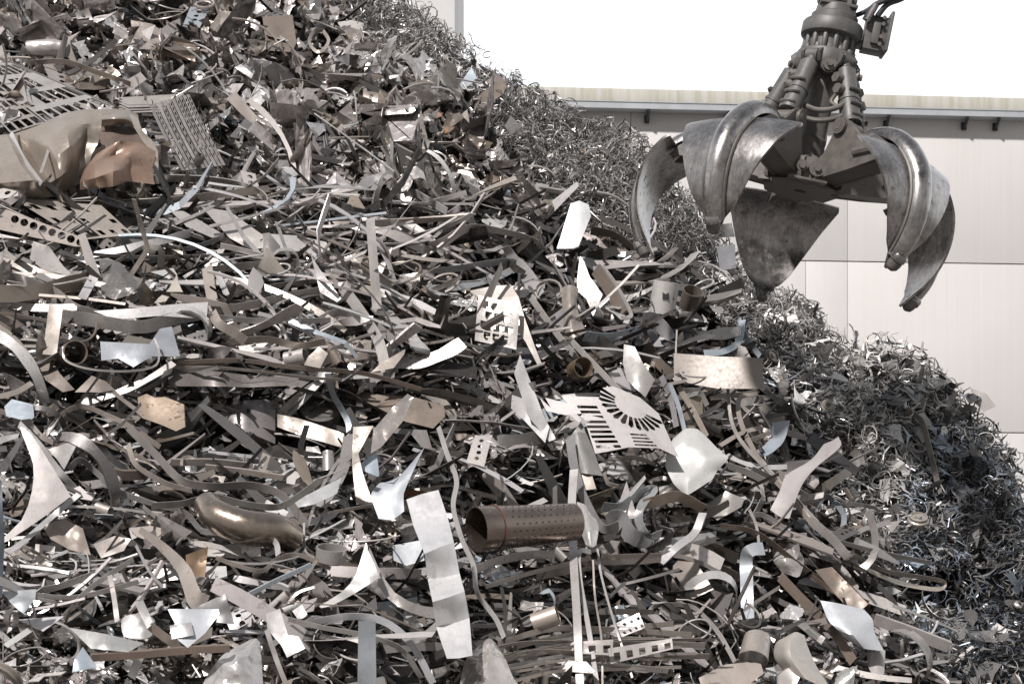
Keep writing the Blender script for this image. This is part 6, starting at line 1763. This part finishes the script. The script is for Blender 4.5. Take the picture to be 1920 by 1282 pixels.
def tint_crump(rg, px, py):
    c = tone(rg, (3, 6, 1.2, .1, 2.4, 1.6, .6, .0))[1]; k = rg.uniform(.1, .35) if rg.random() < .33 else rg.uniform(.9, 1.2); return (c[0] * k, c[1] * k, c[2] * k, rg.uniform(.17, .36))

def turnings(px, py):       # the curly, wiry part of the upper ridge
    f = fine_zone(px, py)
    if f < 0: return 0
    q = 0.0
    if 930 < px < 1420 and 160 < py < 480: q = 1.0
    if py < 110: q = 0.6
    if px > 1380 and py < 640: q = 0.5
    return q
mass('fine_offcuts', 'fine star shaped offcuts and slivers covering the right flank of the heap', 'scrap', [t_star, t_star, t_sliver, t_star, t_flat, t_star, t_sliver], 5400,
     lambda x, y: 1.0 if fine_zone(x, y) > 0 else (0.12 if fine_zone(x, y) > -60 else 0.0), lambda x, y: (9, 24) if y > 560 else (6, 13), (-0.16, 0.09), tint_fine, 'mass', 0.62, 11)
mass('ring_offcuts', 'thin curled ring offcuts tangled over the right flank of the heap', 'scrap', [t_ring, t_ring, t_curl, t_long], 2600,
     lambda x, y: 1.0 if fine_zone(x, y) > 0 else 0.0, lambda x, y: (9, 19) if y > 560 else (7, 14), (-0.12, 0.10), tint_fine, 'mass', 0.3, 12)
mass('wiry_turnings', 'tangled wiry grey turnings piled along the upper ridge', 'turnings', [t_curl, t_ring, t_long], 5200,
     turnings, lambda x, y: (7, 17), (-0.02, 0.14), tint_turn, 'mass', 0.0, 13)
mass('crumpled_scraps', 'small crumpled foil scraps filling the upper half of the heap', 'scrap', [t_crump, t_crump, t_flat], 5600,
     lambda x, y: 0.0 if fine_zone(x, y) > 0 else (1.0 if crumple_zone(x, y) > .5 else 0.45), lambda x, y: (14, 50) if y < 420 else (10, 28), (-0.24, 0.06), tint_crump, 'massf', 0.2, 14)
mass('sliver_scraps', 'thin slivers and narrow strips packed between the larger pieces', 'scrap', [t_long, t_sliver, t_long], 3600,
     lambda x, y: 0.0 if fine_zone(x, y) > 10 else (0.12 if crumple_zone(x, y) > .5 else 1.0), lambda x, y: (35, 130), (-0.24, 0.05), tint_main, 'mass', 0, 15, long_axis=True)
mass('small_plates', 'small broken plates wedged between the strips', 'scrap', [t_flat, t_star, t_flat, t_ring], 2200,
     lambda x, y: 0.0 if fine_zone(x, y) > 10 else (0.4 if crumple_zone(x, y) > .5 else 1.0), lambda x, y: (10, 32), (-0.26, 0.04), tint_main, 'mass', 0.4, 16)

# ---- drop loose pieces that nothing shows of, then name each one by where it lies
def visibility():
    """how often each loose piece is met by sight lines spread over the frame"""
    from mathutils.bvhtree import BVHTree
    bpy.context.view_layer.update()
    vs = []; fs = []; own = []; nv = 0
    for o in SC.objects:
        if o.type != 'MESH': continue
        me = o.data; n = len(me.vertices)
        a = np.empty(n * 3, np.float32); me.vertices.foreach_get('co', a); a = a.reshape(-1, 3)
        mw = np.array(o.matrix_world); a = a @ mw[:3, :3].T + mw[:3, 3]
        vs += a.tolist()
        for p in me.polygons: fs.append([k + nv for k in p.vertices])
        own += [o.name] * len(me.polygons); nv += n
    t = BVHTree.FromPolygons(vs, fs); org = Vector((0, 0, ZC)); hits = {}
    for py in np.arange(2, 1282, 3.2):
        for px in np.arange(1, 1920, 3.2):
            q = t.ray_cast(org, Vector(((px - 960) / F, 1.0, (HOR - py) / F)))
            if q[2] is not None: hits[own[q[2]]] = hits.get(own[q[2]], 0) + 1
    return hits
HITS = visibility()
keep = []
for r_ in RANDOM:
    if HITS.get(r_[0].name, 0) < 4:
        me = r_[0].data; bpy.data.objects.remove(r_[0]); bpy.data.meshes.remove(me)
    else: keep.append(r_)
RANDOM = keep

def relation(px, py, m):
    dx, dy = px - m[1], py - m[2]
    if abs(dx) > abs(dy) * 1.3: return 'right of' if dx > 0 else 'left of'
    if abs(dy) > abs(dx) * 1.3: return 'below' if dy > 0 else 'above'
    return ('lower right of' if dx > 0 else 'lower left of') if dy > 0 else ('upper right of' if dx > 0 else 'upper left of')
used = set()
ORD = ['', 'second ', 'third ', 'fourth ', 'fifth ', 'sixth ', 'seventh ']
for o, kw, attrs, px, py in RANDOM:
    ms = sorted(MARK, key=lambda m: math.hypot(px - m[1], py - m[2]))[:4]
    words_ = [a for a in attrs if a]
    done = False
    for near in ('just ', ''):
        for m in ms:
            lb = '%s %s %s%s %s' % (' '.join(words_), kw, near if m is ms[0] else '', relation(px, py, m), m[0])
            if lb not in used and len(lb.replace('-', ' ').split()) <= 16: done = True; break
        if done: break
    if not done:
        for a in ms:
            for b_ in ms:
                if a is b_ or done: continue
                lb = '%s %s between %s and %s' % (' '.join(words_[-2:]), kw, a[0], b_[0])
                if lb not in used and len(lb.split()) <= 16: done = True
    used.add(lb)
    o['label'] = lb
print('LOOSE', len(RANDOM), 'dup', len(RANDOM) - len({o['label'] for o, *_ in RANDOM}))
